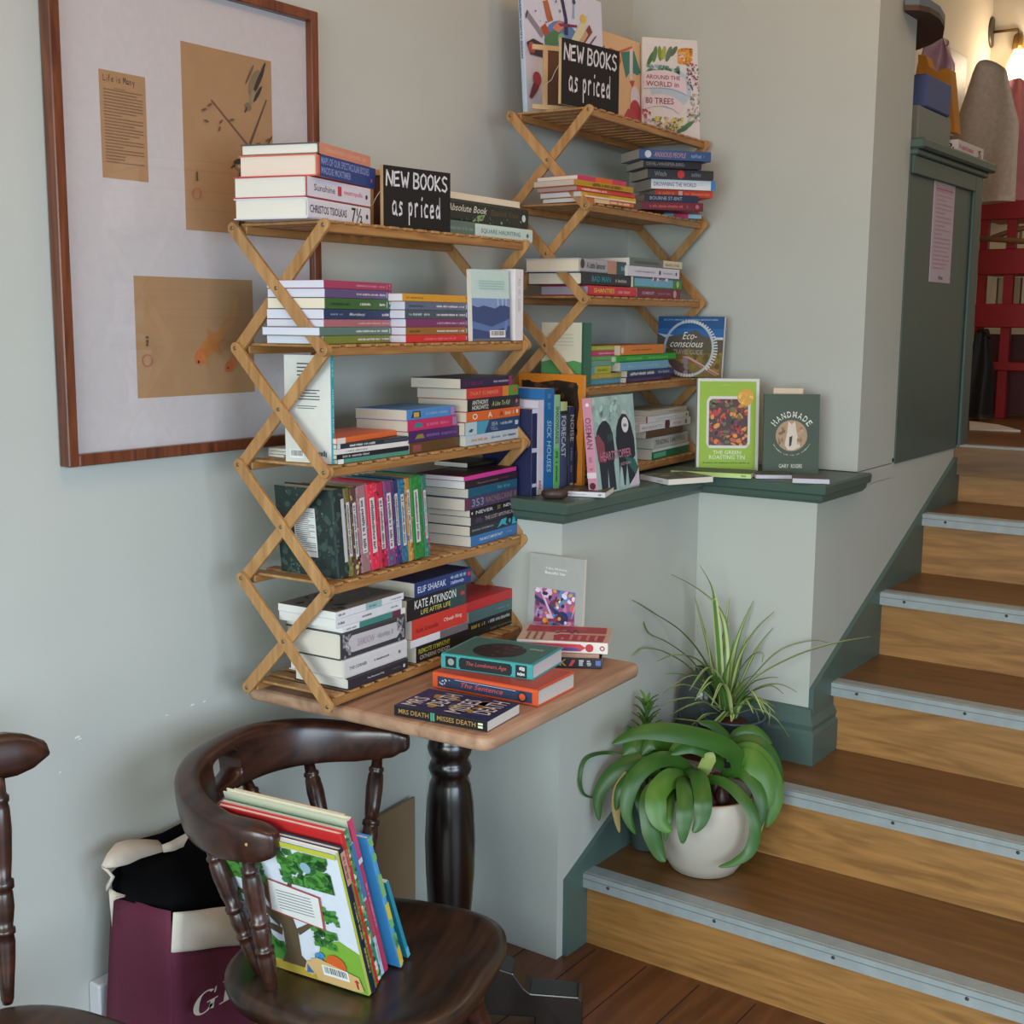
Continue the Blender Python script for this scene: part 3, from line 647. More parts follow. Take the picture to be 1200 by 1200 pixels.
sheet((157,323),(296,328.5),(162,467), [('e',.60,.42,.13,.055,40,FSH),('e',.70,.52,.09,.035,46,'b07a48'),('e',.80,.64,.10,.030,52,'ac8052'),('e',.84,.76,.08,.022,75,'ac8052'),('e',.74,.66,.07,.016,25,'ac8052'),('e',.52,.33,.062,.045,50,'b86a34'),('e',.56,.30,.05,.014,-60,FSH),('e',.66,.40,.05,.014,-50,FSH),('e',.60,.52,.045,.012,110,FSH),('c',.50,.285,.010,INK),
 ('e',.84,.32,.12,.040,48,'a8683c'),('e',.93,.44,.10,.024,55,'a87446'),('e',.77,.24,.048,.034,45,'a85c30'),('c',.755,.225,.009,INK),('s',.075,.43,.095,.51,'3a2c20'),('o',.08,.31,.034,.041,'a84c44')])
mb = MB(); mb.add([(fw_,-.019,fw_),(PW-fw_,-.019,fw_),(PW-fw_,-.019,PH-fw_),(fw_,-.019,PH-fw_)],[(0,1,2,3)], pane('picture_glass')); mb.build('glazing', pic)
# ================================================================ FLOOR ITEMS
MAR = mat('5e1f36',.85,.35,noise=.15,scale=220,name='maroon_canvas'); CRM = mat('cfc6b6',.85,.3,noise=.06,scale=220,name='cream_canvas'); BLK = mat('050507',.8,.1,name='black_lining',spec=.1)
bag = thing('tote_bag', 'maroon canvas tote bag with cream rim and black lining behind the armchair', 'bag', Matrix.Translation((0,0,0)))
def pz(px,py,y): return P(px,py,y=y)
yn, yl, yr_, yb = -.225, -.06, -.175, -.045     # near corner, back-left corner, right end, back
q = lambda x,y_,yy: P(x,y_,y=yy)
NT = q(200,1068,yn); LT = q(131,1050,yl); LB = q(117,1200,yl); RT_ = q(300,1062,yr_); mx = NT.x; zm_ = NT.z; zr = RT_.z
mb = MB()
def quadgrid(m, c00, c10, c11, c01, mm, bulge, nv, n=10):
    vs = []; fs = []
    for j in range(n+1):
        for i in range(n+1):
            u = i/n; v = j/n; p = Vector(c00)*(1-u)*(1-v)+Vector(c10)*u*(1-v)+Vector(c11)*u*v+Vector(c01)*(1-u)*v
            p += Vector(nv)*(bulge*math.sin(PI*u)*math.sin(PI*min(1,v*1.1))+.004*math.sin(9*u+7*v)*math.sin(PI*u)); vs.append(tuple(p))
    for j in range(n):
        for i in range(n): a = j*(n+1)+i; fs.append((a,a+1,a+n+2,a+n+1))
    m.add(vs, fs, mm, True)
xl = LB.x; xr = RT_.x+.02
quadgrid(mb, (xl-.005,yl,.004), (mx-.012,yn-.01,.004), tuple(NT), tuple(LT), MAR, .010, (-.5,-.8,0))
quadgrid(mb, (mx-.012,yn-.01,.004), (xr,yr_,.004), (xr,yr_,zr-.085), (mx-.003,yn-.003,zm_-.075), MAR, .008, (0,-1,0))
quadgrid(mb, (xr,yr_,.004), (xr+.01,yb,.004), (xr+.01,yb,zr+.02), (xr,yr_,zr-.03), MAR, .004, (1,0,0))
quadgrid(mb, (xr+.01,yb,.004), (xl-.005,yl,.004), tuple(LT), (xr+.01,yb,zr+.04), MAR, .003, (0,1,0))
mb.add([(xl-.005,yl,.004),(mx-.012,yn-.01,.004),(xr,yr_,.004),(xr+.01,yb,.004)], [(0,1,2,3)], MAR)
G = mb.build('canvas_body', bag); sol = G.modifiers.new('solid','SOLIDIFY'); sol.thickness = .003; sol.offset = 0
mb = MB()
quadgrid(mb, (mx-.006,yn-.006,zm_-.080), (xr,yr_-.004,zr-.088), (xr,yr_-.004,zr+.0), (mx+.004,yn-.004,zm_-.003), CRM, .006, (0,-1,0))
def ribbon(top, bot, mm):
    vs = [tuple(p) for p in top]+[tuple(p) for p in bot]; n = len(top); mb.add(vs, [(i,i+1,n+i+1,n+i) for i in range(n-1)], mm, True)
ribbon([q(119,1014,-.09),q(126,1000,-.08),q(136,988,-.065),q(150,984,-.055),q(170,984,-.05),q(184,985,-.055),q(192,993,-.06)],
       [q(124,1017,-.10),q(137,1016,-.10),q(150,1013,-.09),q(165,1006,-.08),q(178,1002,-.075),q(188,999,-.07),q(194,997,-.065)], CRM)
ribbon([q(190,990,-.065),q(200,986,-.06),q(215,978,-.055),q(232,968,-.05),q(250,958,-.045),q(290,945,-.045)],
       [q(192,999,-.07),q(204,997,-.07),q(218,991,-.065),q(234,982,-.06),q(252,970,-.055),q(292,960,-.055)], CRM)
ribbon([q(119,1015,-.09),q(127,1019,-.10),q(134,1027,-.105),q(129,1037,-.10),q(127,1044,-.09)],[q(121,1018,-.09),q(125,1022,-.10),q(130,1028,-.105),q(125,1038,-.10),q(124,1044,-.09)], CRM)
ribbon([q(127,1040,-.085),q(137,1046,-.09),q(148,1050,-.10)],[q(131,1086,-.085),q(133,1056,-.09),q(136,1053,-.10)], CRM)
G2 = mb.build('cream_rim', bag); sol = G2.modifiers.new('solid','SOLIDIFY'); sol.thickness = .004; sol.offset = 0
mb = MB()
tops = [q(129,1024,-.085),q(140,1014,-.06),q(165,1000,-.052),q(200,990,-.048),q(230,960,-.042),q(290,930,-.04)]
bots = [q(134,1052,-.075),q(150,1056,-.11),q(170,1062,-.15),q(200,1069,-.205),q(240,1064,-.18),q(300,1060,-.16)]
ribbon(tops, bots, BLK)
ribbon([q(160,984,-.035),q(190,976,-.034),q(225,958,-.033),q(290,925,-.033)],[q(160,990,-.045),q(192,996,-.045),q(228,975,-.042),q(290,950,-.042)], BLK)
G3 = mb.build('lining', bag); sol = G3.modifiers.new('solid','SOLIDIFY'); sol.thickness = .002; sol.offset = 0
yf = yn+.005
gl = P(222,1196,y=yf-.04); mb = MB(); gw = (P(252,1190,y=yf-.04).x-gl.x); gh = P(225,1169,y=yf-.04).z-gl.z
def serifG():   # italic capital G ring with serif, as polygons
    out = []; n = 26
    for i in range(n):
        a = math.radians(48+i*(330-48)/(n-1)); tk = .10+.13*abs(math.cos(a*1.0))
        out.append(((.5+.46*math.cos(a)), (.5+.5*math.sin(a)), (.5+(.46-tk)*math.cos(a)), (.5+(.5-.06)*math.sin(a))))
    polys = []
    for i in range(n-1): A_,B_ = out[i],out[i+1]; polys.append([(A_[0],A_[1]),(B_[0],B_[1]),(B_[2],B_[3]),(A_[2],A_[3])])
    polys.append([(.72,.08),(.90,.02),(.90,.42),(.72,.42)]); polys.append([(.58,.42),(1.02,.42),(1.02,.47),(.58,.47)]); polys.append([(.82,.72),(.88,.72),(.90,.98),(.84,.94)])
    return polys
for (x0,polys) in ((0,serifG()),(1.12,[[(.18,.05),(.38,.05),(.38,.95),(.18,.95)],[(.02,0),(.5,0),(.5,.05),(.02,.05)],[(.02,.95),(.55,.95),(.55,1),(.02,1)]])):
    for pl_ in polys:
        vs = [(gl.x+(x+x0+.18*y)*gw, yf-.043, gl.z+y*gh) for x,y in pl_]; mb.add(vs, [tuple(range(len(vs)))], CRM)
lt = mb.build('printed_lettering', G)
# socket and kraft board
mb = MB(); a = P(103,1150,y=0); b = P(135,1200,y=0); mb.box((a.x,-.035,b.z-.06),(a.x+.15,0,a.z), mat('c9cbd0',.4), bev=.004); sk = mb.build('wall_socket_box'); tag(sk, 'white plastic box fixed low on the left wall behind the maroon bag', 'socket')
mb = MB(); a = P(447,957,y=-.03); b = P(487,934,y=-.03); mb.prism([(a.x-.12,0.002),(b.x,.002),(b.x,b.z),(a.x,a.z),(a.x-.12,a.z-.05)], 0, .008, mat('8a7154',.8,noise=.1,scale=20,name='fibreboard'), Matrix(((1,0,0,0),(0,0,-1,-.02),(0,1,0,0),(0,0,0,1)))); kb = mb.build('fibreboard_sheet'); tag(kb, 'brown fibreboard sheet leaning on the left wall behind the table column', 'board')
# ================================================================ BOOKS
def at_z(px, z, p0, n):       # point of the vertical plane (p0,n) at height z seen in picture column px
    py = 500.
    for _ in range(12):
        q1 = onplane(px, py, p0, n); q2 = onplane(px, py+1, p0, n); dz = q2.z-q1.z
        py += max(-400,min(400,(z-q1.z)/dz))
    return onplane(px, py, p0, n)
POS = ['topmost','second down','third down','fourth down','fifth down','sixth down','seventh down','eighth down']
def lay(p0, ang, L, W, T, kind, col, label, flip=False, **k):
    """lie a book down: spine from p0 along ang"""
    X = Vector((math.cos(ang),math.sin(ang),0)); Y = Vector((-math.sin(ang),math.cos(ang),0))
    return book(frame(p0, X, Y, Vector((0,0,1))), L, W, T, kind, col, label, **k)
def stack(r, lev, v0, where, group, items, pages='e6dfd0', W=None):
    z = r.z0+lev*r.s+.0105+(0 if lev else .006)+.0008; base = r.o+r.V*v0; n = len(items); yaw = math.atan2(r.U.y, r.U.x)
    for i,it in enumerate(items):
        pl_, pr, hp, w_, rot, kind, col, desc, S = it[:9]; ex = it[9] if len(it) > 9 else {}
        dv = ex.pop('dv',0); nrm = -r.V; p0 = at_z(pl_, z, base+r.V*dv, nrm)
        a = yaw+math.radians(rot); d = Vector((math.cos(a),math.sin(a),0)); n2 = Vector((math.sin(a),-math.cos(a),0))
        L = (at_z(pr, z, p0, n2)-p0).dot(d); T = hp*depth(p0)/FPX
        pos = POS[n-1-i] if n > 1 else ''
        if i == 0 and n > 1: pos = 'lowest'
        kk = dict(pages=ex.pop('pages', pages), S=S, group=group); kk.update(ex)
        lay(p0, a, L, w_, T-.0003, kind, col, (desc+', '+pos+' '+where).strip(), **kk)
        z += T
    return z
g1 = 'books on the near rack'; g2 = 'books on the corner rack'; WH = 'e9e9ee'
# ---- near rack, top tier
stack(R1, 4, .018, 'in hardback pile, near rack top', g1, [
 (361,434,24.5,.165,11,'h','cfd0d6','white hardback with black lettering on spine',[('t','CHRISTOS TSIOLKAS',.03,.30,.60,.68,'2a2a2e'),('t','7\u00bd',.68,.12,.86,.86,'1a1a1c'),('c',.94,.5,.02,'3a3a3c')],{'spine':'d3d3da','pages':'e9e3d6'}),
 (360,434,25.5,.165,11,'h','b5434a','white spined hardback with red cover edges',[('r',.0,.06,1,.94,'d3d0da'),('t','Sunshine',.10,.35,.42,.66,'55545c'),('r',.46,.3,.52,.75,'c03848'),('t','neutropolis',.56,.35,.86,.64,'d4687a'),('c',.93,.48,.018,'333333')],{'pages':'e9e3d6','dv':.002}),
 (372,440,25.5,.17,14,'h','d0694a','thick blue spined hardback with pale capitals',[('r',.04,0,1,1,'26407e'),('t','MAPS OF OUR SPECTACULAR BODIES',.06,.56,.88,.90,'8f9bd0'),('t','MADDIE MORTIMER',.06,.14,.55,.46,'8f9bd0'),('c',.92,.35,.015,'c05a6c')],{'pages':'ecdccb','dv':-.004}),
 (374,434,13.5,.17,14,'h','4c4a48','thin hardback with orange pink spine',[('r',.0,0,1,1,'cf8a6e'),('s',.08,.3,.9,.7,'d99b82')],{'pages':'ece6da','dv':-.003})])
stack(R1, 4, .052, 'of trio right of near sign', g1, [
 (510,624,18,.155,1,'h','c5dcd4','mint green spined hardback',[('r',0,0,.38,1,'5e7468'),('t','SQUARE HAUNTING',.44,.32,.86,.68,'6f8a84'),('s',.12,.4,.36,.62,'7f9488'),('c',.94,.5,.012,'4c6a66')],{'pages':'e6decf'}),
 (512,619,25,.155,1,'h','2b2f28','dark floral spined hardback',[('t','Absolute Book',.10,.45,.52,.78,'cfcabc',.01,.3),('t','Elizabeth Knox',.56,.45,.88,.72,'6a5a48',.0,.3),('p',[(.36,.05),(.42,.35),(.5,.42),(.47,.12)],'7ea05c'),('n',.1,.02,.98,.35,26,.012,['3f5a48','8a9a86','2f4a40']),('n',.1,.8,.98,.98,14,.01,['4a4038','54423a']),('c',.94,.5,.022,'cfd6d2')],{'pages':'e9dfcb'}),
 (520,609,8,.155,1,'p','e2d6bc','thin cream coloured book',[],{'pages':'e6dcc6','dv':.002})])
# ---- tier two
sc = lambda c='e0d8dc': [('s',.45,.36,.78,.62,c),('s',.80,.36,.9,.62,c),('r',.915,.2,.925,.8,c),('n',.93,.15,.98,.85,4,.012,[c])]
W1 = .134
stack(R1, 3, .008, 'in near rack tier two left pile', g1, [
 (380,463,10,W1,8,'p','767f33','olive green spined paperback',sc()),
 (375,463,10,W1,8,'p','5c786e','grey green spined paperback',sc(),{'dv':-.004}),
 (380,463,9.2,W1,8,'p','aa6870','dusty pink spined paperback',sc('d8a8ae')),
 (380,463,12,W1,8,'p','20365a','navy spined paperback',[('s',.08,.4,.24,.6,'7f97b8'),('t','Mortdecai',.33,.36,.55,.66,'cfd6e2',.01,.3)]+sc()[1:]),
 (381,459,13.2,W1,8,'p','38622f','dark green spined paperback',[('s',.08,.35,.36,.6,'26481f'),('s',.5,.36,.66,.62,'cfd8c8')]+sc()[1:],{'pages':'e9dcc4'}),
 (381,459,10.8,W1,8,'p','5d4c78','purple spined paperback',sc('cfc6da')),
 (380,459,9.8,W1,8,'p','a43a5c','raspberry spined paperback',sc('d68aa4'))], pages='d9d9e4')
stack(R1, 3, .006, 'in near rack tier two middle pile', g1, [
 (476,552,8.8,W1,5,'p','d02a2e','bright red spined paperback',[('s',.25,.3,.75,.66,'e8707a')]+sc()[2:]),
 (476,552,9.4,W1,5,'p','96652e','brown ochre spined paperback',[('s',.05,.35,.2,.6,'6a4418')]+sc()),
 (476,552,9.8,W1,5,'p','7c3566','plum spined paperback',sc('cfa8c8')),
 (475,552,10.3,W1,5,'p','475660','dark slate spined paperback',[('s',.05,.36,.35,.64,'c4cdd2')]+sc()),
 (475,552,10,W1,5,'p','5f6880','blue grey spined paperback',[('s',.05,.36,.28,.6,'4a536a')]+sc()),
 (472,552,9,W1,5,'p','d69a2c','yellow spined paperback',[('s',.05,.36,.28,.6,'a8741c'),('n',.88,.1,.95,.9,4,.015,['c0603c'])],{'pages':'e4e2e6'})], pages='d9d9e4')
def upright(px0, px1, z, r, v, H, depthW, kind, col, label, lean=0, yawoff=0, z0=None, S=(), F=(), K=(), spine=None, pages='e2dccf', group=None, face=None, base=None, **k):
    """book standing spine outwards; px0..px1 spine edges at the foot; lean degrees about the foot (positive = head to the right)"""
    b = base if base is not None else r.o+r.V*v; V = r.V if hasattr(r,'V') else r; U = Vector((V.y,-V.x,0))
    a = at_z(px0, z, b, -V); c = at_z(px1, z, b, -V); T = (c-a).dot(U)
    up = (Vector((0,0,1))*math.cos(math.radians(lean))+U*math.sin(math.radians(lean)))
    right = (U*math.cos(math.radians(lean))-Vector((0,0,1))*math.sin(math.radians(lean)))
    o = a+up*H
    if lean < 0: pass
    return book(frame(o, -up, V, right), H, depthW, T-.0004, kind, col, label, S=S, F=F, K=K, spine=spine, pages=pages, group=group or g1, **k)
def faced(pbl, pbr, H, T, kind, col, label, F=(), S=(), lean=8, back=False, spine=None, pages='e2dccf', group=None, K=(), **k):
    """book standing face outwards between two foot points (front cover, or its back cover when back=True)"""
    a = Vector(pbl); b = Vector(pbr); W = (b-a).length; U = (b-a).normalized(); V = Vector((-U.y,U.x,0))
    up = Vector((0,0,1))*math.cos(math.radians(lean))+V*math.sin(math.radians(lean)); out = U.cross(up)   # towards viewer
    a = a - 0*out
    if not back: o = a-out*T+up*H; return book(frame(o, -up, U, out), H, W, T, kind, col, label, S=S, F=F, spine=spine, pages=pages, group=group or g1, **k)
    o = b+up*H                      # spine on the right, back cover out
    return book(frame(o, -up, -U, -out), H, W, T, kind, col, label, S=S, K=F, spine=spine, pages=pages, group=group or g1, **k)
def zlev(r, lev): return r.z0+lev*r.s+.0105+(0 if lev else .006)+.0012
z = zlev(R1,3)
b0 = R1.o+R1.V*.03
def on(r, px, v, z): return at_z(px, z, r.o+r.V*v, -r.V)
faced(on(R1,554,.012,z), on(R1,598,.004,z), .163, .013, 'p', 'bfd6cf', 'mint paperback showing back cover with blue lake photo, standing on tier two', back=True, lean=2, spine='8a7564',
  F=[('r',0,0,1,.60,'3c4c78'),('p',[(0,.60),(0,.50),(.15,.47),(.3,.5),(.6,.46),(.8,.52),(1,.48),(1,.6)],'7d93bd'),('p',[(0,.28),(.5,.2),(1,.32),(1,.22),(.5,.12),(0,.18)],'5c74a6'),('r',.66,.5,.70,.6,'9db4d6'),('r',.78,.5,.82,.6,'9db4d6'),('r',.88,.5,.92,.6,'9db4d6'),('p',[(.82,.14),(.86,.28),(.93,.30),(.9,.14)],'6c84b8'),('b',.44,.05,.86,.15),('L',.18,.72,.86,.86,4,'9fbdb4'),('r',0,0,1,.035,'6a6a70')],
  S=[('r',0,0,.4,1,'bcd4ce')])
upright(603,613,z,R1,.0,.168,.12,'p','dfdcdc','white spined paperback standing at right end of tier two',S=[('s',.1,.35,.6,.65,'c8c4c6')], spine='e0dcdd')
# ---- tier three
z = zlev(R1,2)
faced(on(R1,335,.125,z), on(R1,389,.015,z), .215, .012, 'p', 'd3d3cb', 'tall white paperback with turquoise spine, back cover showing, at left of tier three', back=True, lean=0, spine='3d9aa4',
  F=[('L',.28,.80,.62,.94,4,'44464a'),('L',.30,.58,.76,.72,5,'55575a'),('L',.28,.50,.70,.54,2,'55575a'),('b',.10,.04,.40,.12),('s',.62,.06,.9,.12,'54707a')],
  S=[('t','THINK WE MUST',.30,.3,.72,.72,'b8dce0'),('s',.05,.3,.2,.7,'9accd0')])
for j,(dz,cc) in enumerate(((0,'d4d2ca'),(.006,'c9c9c6'),(.012,'dcdad2'))):
    lay(on(R1,333+2*j,.17,z)+Vector((0,0,dz)), .05+math.radians(-6+5*j), .16, .05, .0055, 'p', cc, ['white pamphlet, bottom of thin pile behind tier three books','grey pamphlet in middle of thin pile behind tier three books','white pamphlet, top of thin pile behind tier three books'][j], group=g1, name='pamphlet')
stack(R1, 2, .006, 'in near rack tier three thin pile', g1, [
 (396,484,5.6,.12,0,'p','4c8a78','thin teal green paperback',[('r',0,0,.07,1,'dfe4e0')]),
 (395,482,5.6,.12,0,'p','1f1d24','thin black paperback',[('s',.07,.25,.42,.75,'a8a8ac')]),
 (395,480,6.4,.12,0,'p','d9d6d2','thin white paperback',[('s',.1,.3,.4,.7,'a8a6a4')]),
 (395,481,6,.12,0,'p','24303e','thin charcoal paperback',[('r',0,0,.04,1,'c8ccd0'),('s',.16,.25,.5,.75,'c4c8cc'),('r',.62,.2,1,.8,'3a4452')]),
 (395,471,7,.125,7,'p','d9682f','thin orange paperback with angled cover',[('r',0,0,.12,1,'e0d8cc')])], pages='d8d0c0')
stack(R1, 2, .004, 'in near rack tier three middle pile', g1, [
 (480,544,13,W1,4,'p','5c3f1f','brown gold spined thick paperback',[('r',.05,.15,.2,.8,'8a4a42'),('r',.9,.1,.99,.9,'6a8c84')]),
 (479,544,13.6,W1,4,'p','43225e','dark purple spined paperback',[('p',[(.1,.3),(.15,.7),(.24,.7),(.27,.3)],'8a7a3c'),('s',.3,.36,.86,.64,'7c5a98'),('r',.9,.15,.98,.88,'b8b04c')]),
 (478,536,13.2,W1,4,'p','c22a60','crimson pink spined paperback',[('p',[(.1,.3),(.15,.72),(.26,.72),(.3,.3)],'3c7c84'),('s',.36,.34,.82,.62,'d86a8e'),('r',.89,.12,.98,.88,'9a7aa0')]),
 (477,533,12.8,W1,4,'p','4b86c4','sky blue spined paperback',[('p',[(.08,.2),(.12,.8),(.26,.8),(.28,.2)],'2c2c34'),('r',.13,.25,.24,.7,'c8a04c'),('s',.38,.34,.84,.62,'7fa8d4'),('r',.9,.12,.98,.88,'a87ab0')])], pages='cfc3b0')
stack(R1, 2, .003, 'in near rack tier three right pile', g1, [
 (546,609,12.5,W1,4,'p','b9c6cf','pale grey blue spined paperback',[('s',.08,.35,.38,.62,'c8a074'),('t','the lost',.45,.4,.62,.62,'4c6478'),('s',.66,.38,.92,.62,'5c7488')]),
 (545,609,15.5,W1,4,'p','26466c','sea blue spined paperback',[('r',0,0,.2,1,'b4c8d0'),('p',[(.2,0),(.34,0),(.42,1),(.2,1)],'4c98b8'),('t','SEA',.46,.5,.58,.8,'9fb4c8'),('t','YELL',.44,.15,.58,.42,'8aa2b8'),('s',.62,.5,.85,.75,'a8b8c8'),('r',.9,.35,.96,.7,'c8ccd0'),('p',[(.05,.3),(.1,.5),(.14,.4),(.1,.2)],'3c5868')]),
 (547,609,12,W1,4,'p','d9662a','orange spined paperback with white letters',[('t','O',.10,.2,.19,.8,'f0e4d8'),('t','A',.38,.25,.46,.8,'f0e4d8'),('t','A',.60,.25,.67,.75,'8a3c20'),('s',.70,.3,.88,.7,'f0b890'),('c',.94,.55,.02,'f0e0d0')]),
 (548,609,15,W1,4,'p','20202a','black spined thriller paperback',[('t','ANTHONY',.08,.52,.38,.88,'d8dcd0'),('t','HOROWITZ',.08,.12,.38,.46,'d8dcd0'),('t','A Line To Kill',.44,.28,.80,.66,'b8c47c',.01,.4),('c',.93,.5,.02,'c86a70')]),
 (547,607,12.6,W1,4,'p','c83c34','red spined paperback with green end',[('r',.68,0,.82,1,'d08434'),('r',.80,0,1,1,'5c8c34'),('t','THAT SUMMER',.05,.3,.6,.68,'e88a60'),('c',.93,.5,.025,'c85030')]),
 (540,600,12.2,W1,4,'p','262040','navy spined paperback with pink end',[('s',.05,.25,.42,.7,'6a2450'),('s',.62,.38,.92,.6,'a09ab8'),('r',.92,0,1,1,'8a2c60')],{'dv':.003})], pages='cfc3b0')
# ---- tier four: row of clothbound spines, leaning
z = zlev(R1,1)
fx = [397,410,417,424.5,436,447,456,466,472.5,480,486.5,499,505.5]
rows = [('20302c','black floral clothbound book at left end of the leaning row, back cover facing out','22302e',[('n',0,0,1,1,40,.10,['3a5048','2c4038'])]),
 ('6a6230','olive patterned clothbound spine with long title label, second in leaning row','6a6230',None),
 ('a08a58','cream and brown patterned clothbound spine, third in leaning row','5a3a34',None),
 ('a07078','dusty pink clothbound spine, fourth in leaning row','9a6c74',None),
 ('d03048','plain scarlet clothbound spine, fifth in leaning row','d42e48',None),
 ('b02440','crimson checked clothbound spine, sixth in leaning row','b02440',None),
 ('3c6c74','teal and magenta clothbound spine, seventh in leaning row','7a3c70',None),
 ('2c2c58','dark violet clothbound spine, eighth in leaning row','30305c',None),
 ('2c6484','petrol blue clothbound spine, ninth in leaning row','2c6484',None),
 ('b08440','tan gold clothbound spine, tenth in leaning row','b0803c',None),
 ('2c7838','bright green clothbound spine, eleventh in leaning row','2a7a34',None),
 ('2c6c5c','sea green clothbound spine with lettering, last in leaning row','2f7060',None)]
pat = {1:['8a8048','3c3818'],2:['c8b078','2c1c1c'],3:['7c8070','c4848c'],4:['e84860'],5:['801830','d84868'],6:['2c7880','c03888'],7:['503078','7c4c8c'],8:['3c8098'],9:['d0a054','785028'],10:['3c9044'],11:['4c9484','c04050']}
lean = -5.5; base = R1.o+R1.V*.012
for i,(c_,lb,sp_,S0) in enumerate(rows):
    H = .176 if i else .176
    if i:
        w0 = .16 if i not in (1,) else .13; S_ = [('n',0,0,1,1,26,.035,pat[i]),('r',.14+.02*(i%3),.24,.80-.02*(i%2),.72 if i < 10 else .62,'c9c6c4'),('s',.17+.02*(i%3),.34,.77,.62 if i < 10 else .52,'55505a')]
    else: S_ = [('n',0,0,1,1,18,.05,['3a5048']),('r',.12,.66,.84,.95,'b8b8bc')]
    K_ = [('n',.0,.0,1,1,60,.07,['2f4440','384c46']),('n',.0,.0,1,1,40,.02,['5a6c68','4a5c5a']),('r',.30,.22,.68,.78,'d9d9d4'),('L',.33,.25,.66,.76,22,'66686a')] if i == 0 else ()
    upright(fx[i], fx[i+1], z+.002, R1, .012, .184, .125 if i else .155, 'h', c_, lb, lean=lean, S=S_, K=K_, spine=sp_, pages='ddd2bc', group='clothbound row on tier four', name='clothbound_book', base=base)
zt_ = stack(R1, 1, .004, 'in near rack tier four right pile', g1, [
 (552,612,13,W1,4,'p','2f6ea8','mid blue spined paperback',[('t','THE MOST IMPORTANT',.15,.35,.60,.62,'c8dcec',.01,.3),('s',.66,.36,.78,.6,'5f94c0')]),
 (551,612,12,W1,4,'p','1d222c','dark spined paperback with turquoise lettering',[('t','SARAH WINMAN',.03,.42,.42,.62,'a8acb0'),('p',[(.5,.1),(.58,.9),(.68,.95),(.66,.4),(.7,.1),(.6,.4)],'38a8b8'),('c',.74,.55,.02,'38a8b8'),('p',[(.78,.1),(.8,.9),(.9,.7),(.84,.4),(.9,.1)],'38a8b8'),('s',.92,.3,.99,.7,'38a8b8')]),
 (552,611,10.8,W1,4,'p','241f30','near black spined paperback with pink logo',[('t','THE LOST APOTHECARY',.26,.3,.88,.72,'b8a8a8'),('s',.08,.2,.2,.8,'4a3c58'),('c',.94,.55,.03,'c05078')]),
 (551,612,8.6,W1,4,'p','171820','black spined paperback with gold detail',[('t','NEVER',.10,.25,.42,.72,'d0d0cc'),('r',.5,.2,.56,.8,'7a5c28'),('t','NEVER',.62,.25,.88,.72,'d0d0cc'),('c',.03,.5,.012,'d8d8d8')]),
 (545,606,14.4,W1,4,'p','4c3c5c','muted purple spined paperback with big lettering',[('r',0,0,.08,1,'6c3048'),('t','353',.12,.2,.34,.85,'8a90b0'),('t','RACHELCAINE',.38,.3,.90,.8,'8c7474'),('r',.93,.3,.97,.8,'7a6858')]),
 (549,606,11.4,W1,4,'p','1f5874','petrol blue spined paperback',[('s',.58,.35,.84,.7,'5c8ca0'),('s',.05,.2,.45,.5,'2c6680')]),
 (545,606,9.6,W1,4,'p','2b1a26','dark maroon spined paperback',[('t','The bread the devil knead',.22,.35,.62,.6,'8a8084',.0,.3),('s',.66,.4,.84,.6,'7a2450')],{'pages':'dcd9d4'}),
 (544,605,5.6,W1,4,'p','c83490','bright magenta spined paperback',[],{'spine':'d23c98','pages':'d8d6cf','F':[('r',0,0,1,1,'42222e')]})], pages='cdc2b2')
lay(on(R1,548,.09,zt_)+Vector((0,0,.001)), .05, .12, .10, .012, 'p', '12120f', 'black paperback lying topmost at the back of tier four right pile', group=g1, S=[('s',.3,.3,.9,.6,'3c4430')])
# ---- bottom tier
stack(R1, 0, -.002, 'in near rack bottom left pile', g1, [
 (409,478,15,.150,0,'h','2c2c33','black spined hardback',[('t','The Mountains Sing',.30,.4,.58,.58,'c8c8cc'),('s',.72,.42,.86,.56,'5c5c62'),('c',.93,.45,.02,'b8b8bc')],{'pages':'e0dbd0','dv':.0}),
 (404,477,24,.152,0,'h','c9c7c7','pale grey thick spined book',[('t','THE CORNER',.07,.42,.34,.58,'4a4a4e'),('s',.46,.44,.70,.56,'77777c'),('c',.87,.48,.018,'66666c')],{'pages':'e3dbce'}),
 (400,475,33,.150,0,'h','3a393c','thick charcoal book with silver ornamental spine',[('p',[(.04,.5),(.16,.82),(.86,.80),(.95,.5),(.86,.2),(.16,.2)],'b9b5b8'),('n',.02,.05,.14,.95,16,.03,['8a888c']),('n',.86,.05,.98,.95,16,.03,['8a888c']),('t','SHADOW',.24,.36,.5,.64,'a89094'),('s',.55,.4,.80,.6,'9c9a9c')],{'pages':'e0d8c8'}),
 (402,475,7.5,.150,1,'p','dcdcdc','thin book with teal and maroon spine bands',[('r',.25,0,.78,1,'3d8078'),('r',.78,0,.92,1,'6a2c44'),('s',.05,.3,.2,.6,'9a9a9a')],{'pages':'e6e4de'}),
 (394,471,11,.152,1,'p','d6d6da','white spined book with tiny print',[('s',.03,.35,.12,.65,'77777c'),('s',.38,.38,.52,.6,'8a7a7c'),('s',.82,.4,.93,.58,'77777c')],{'pages':'e6e4de'}),
 (394,473,9,.155,1,'p','d8d8dc','white spined book with teal patch',[('r',.42,.02,.66,.98,'8cb0b0'),('s',.46,.3,.58,.62,'55787c'),('s',.03,.35,.12,.65,'77777c'),('s',.80,.4,.96,.58,'77777c')],{'pages':'e6e4de','F':[('r',0,0,1,1,'77736e'),('n',.05,.5,.95,.95,14,.09,['3a3834','4c4a44','2c2a28']),('n',.3,.1,.9,.5,8,.06,['8f8b86'])]})])
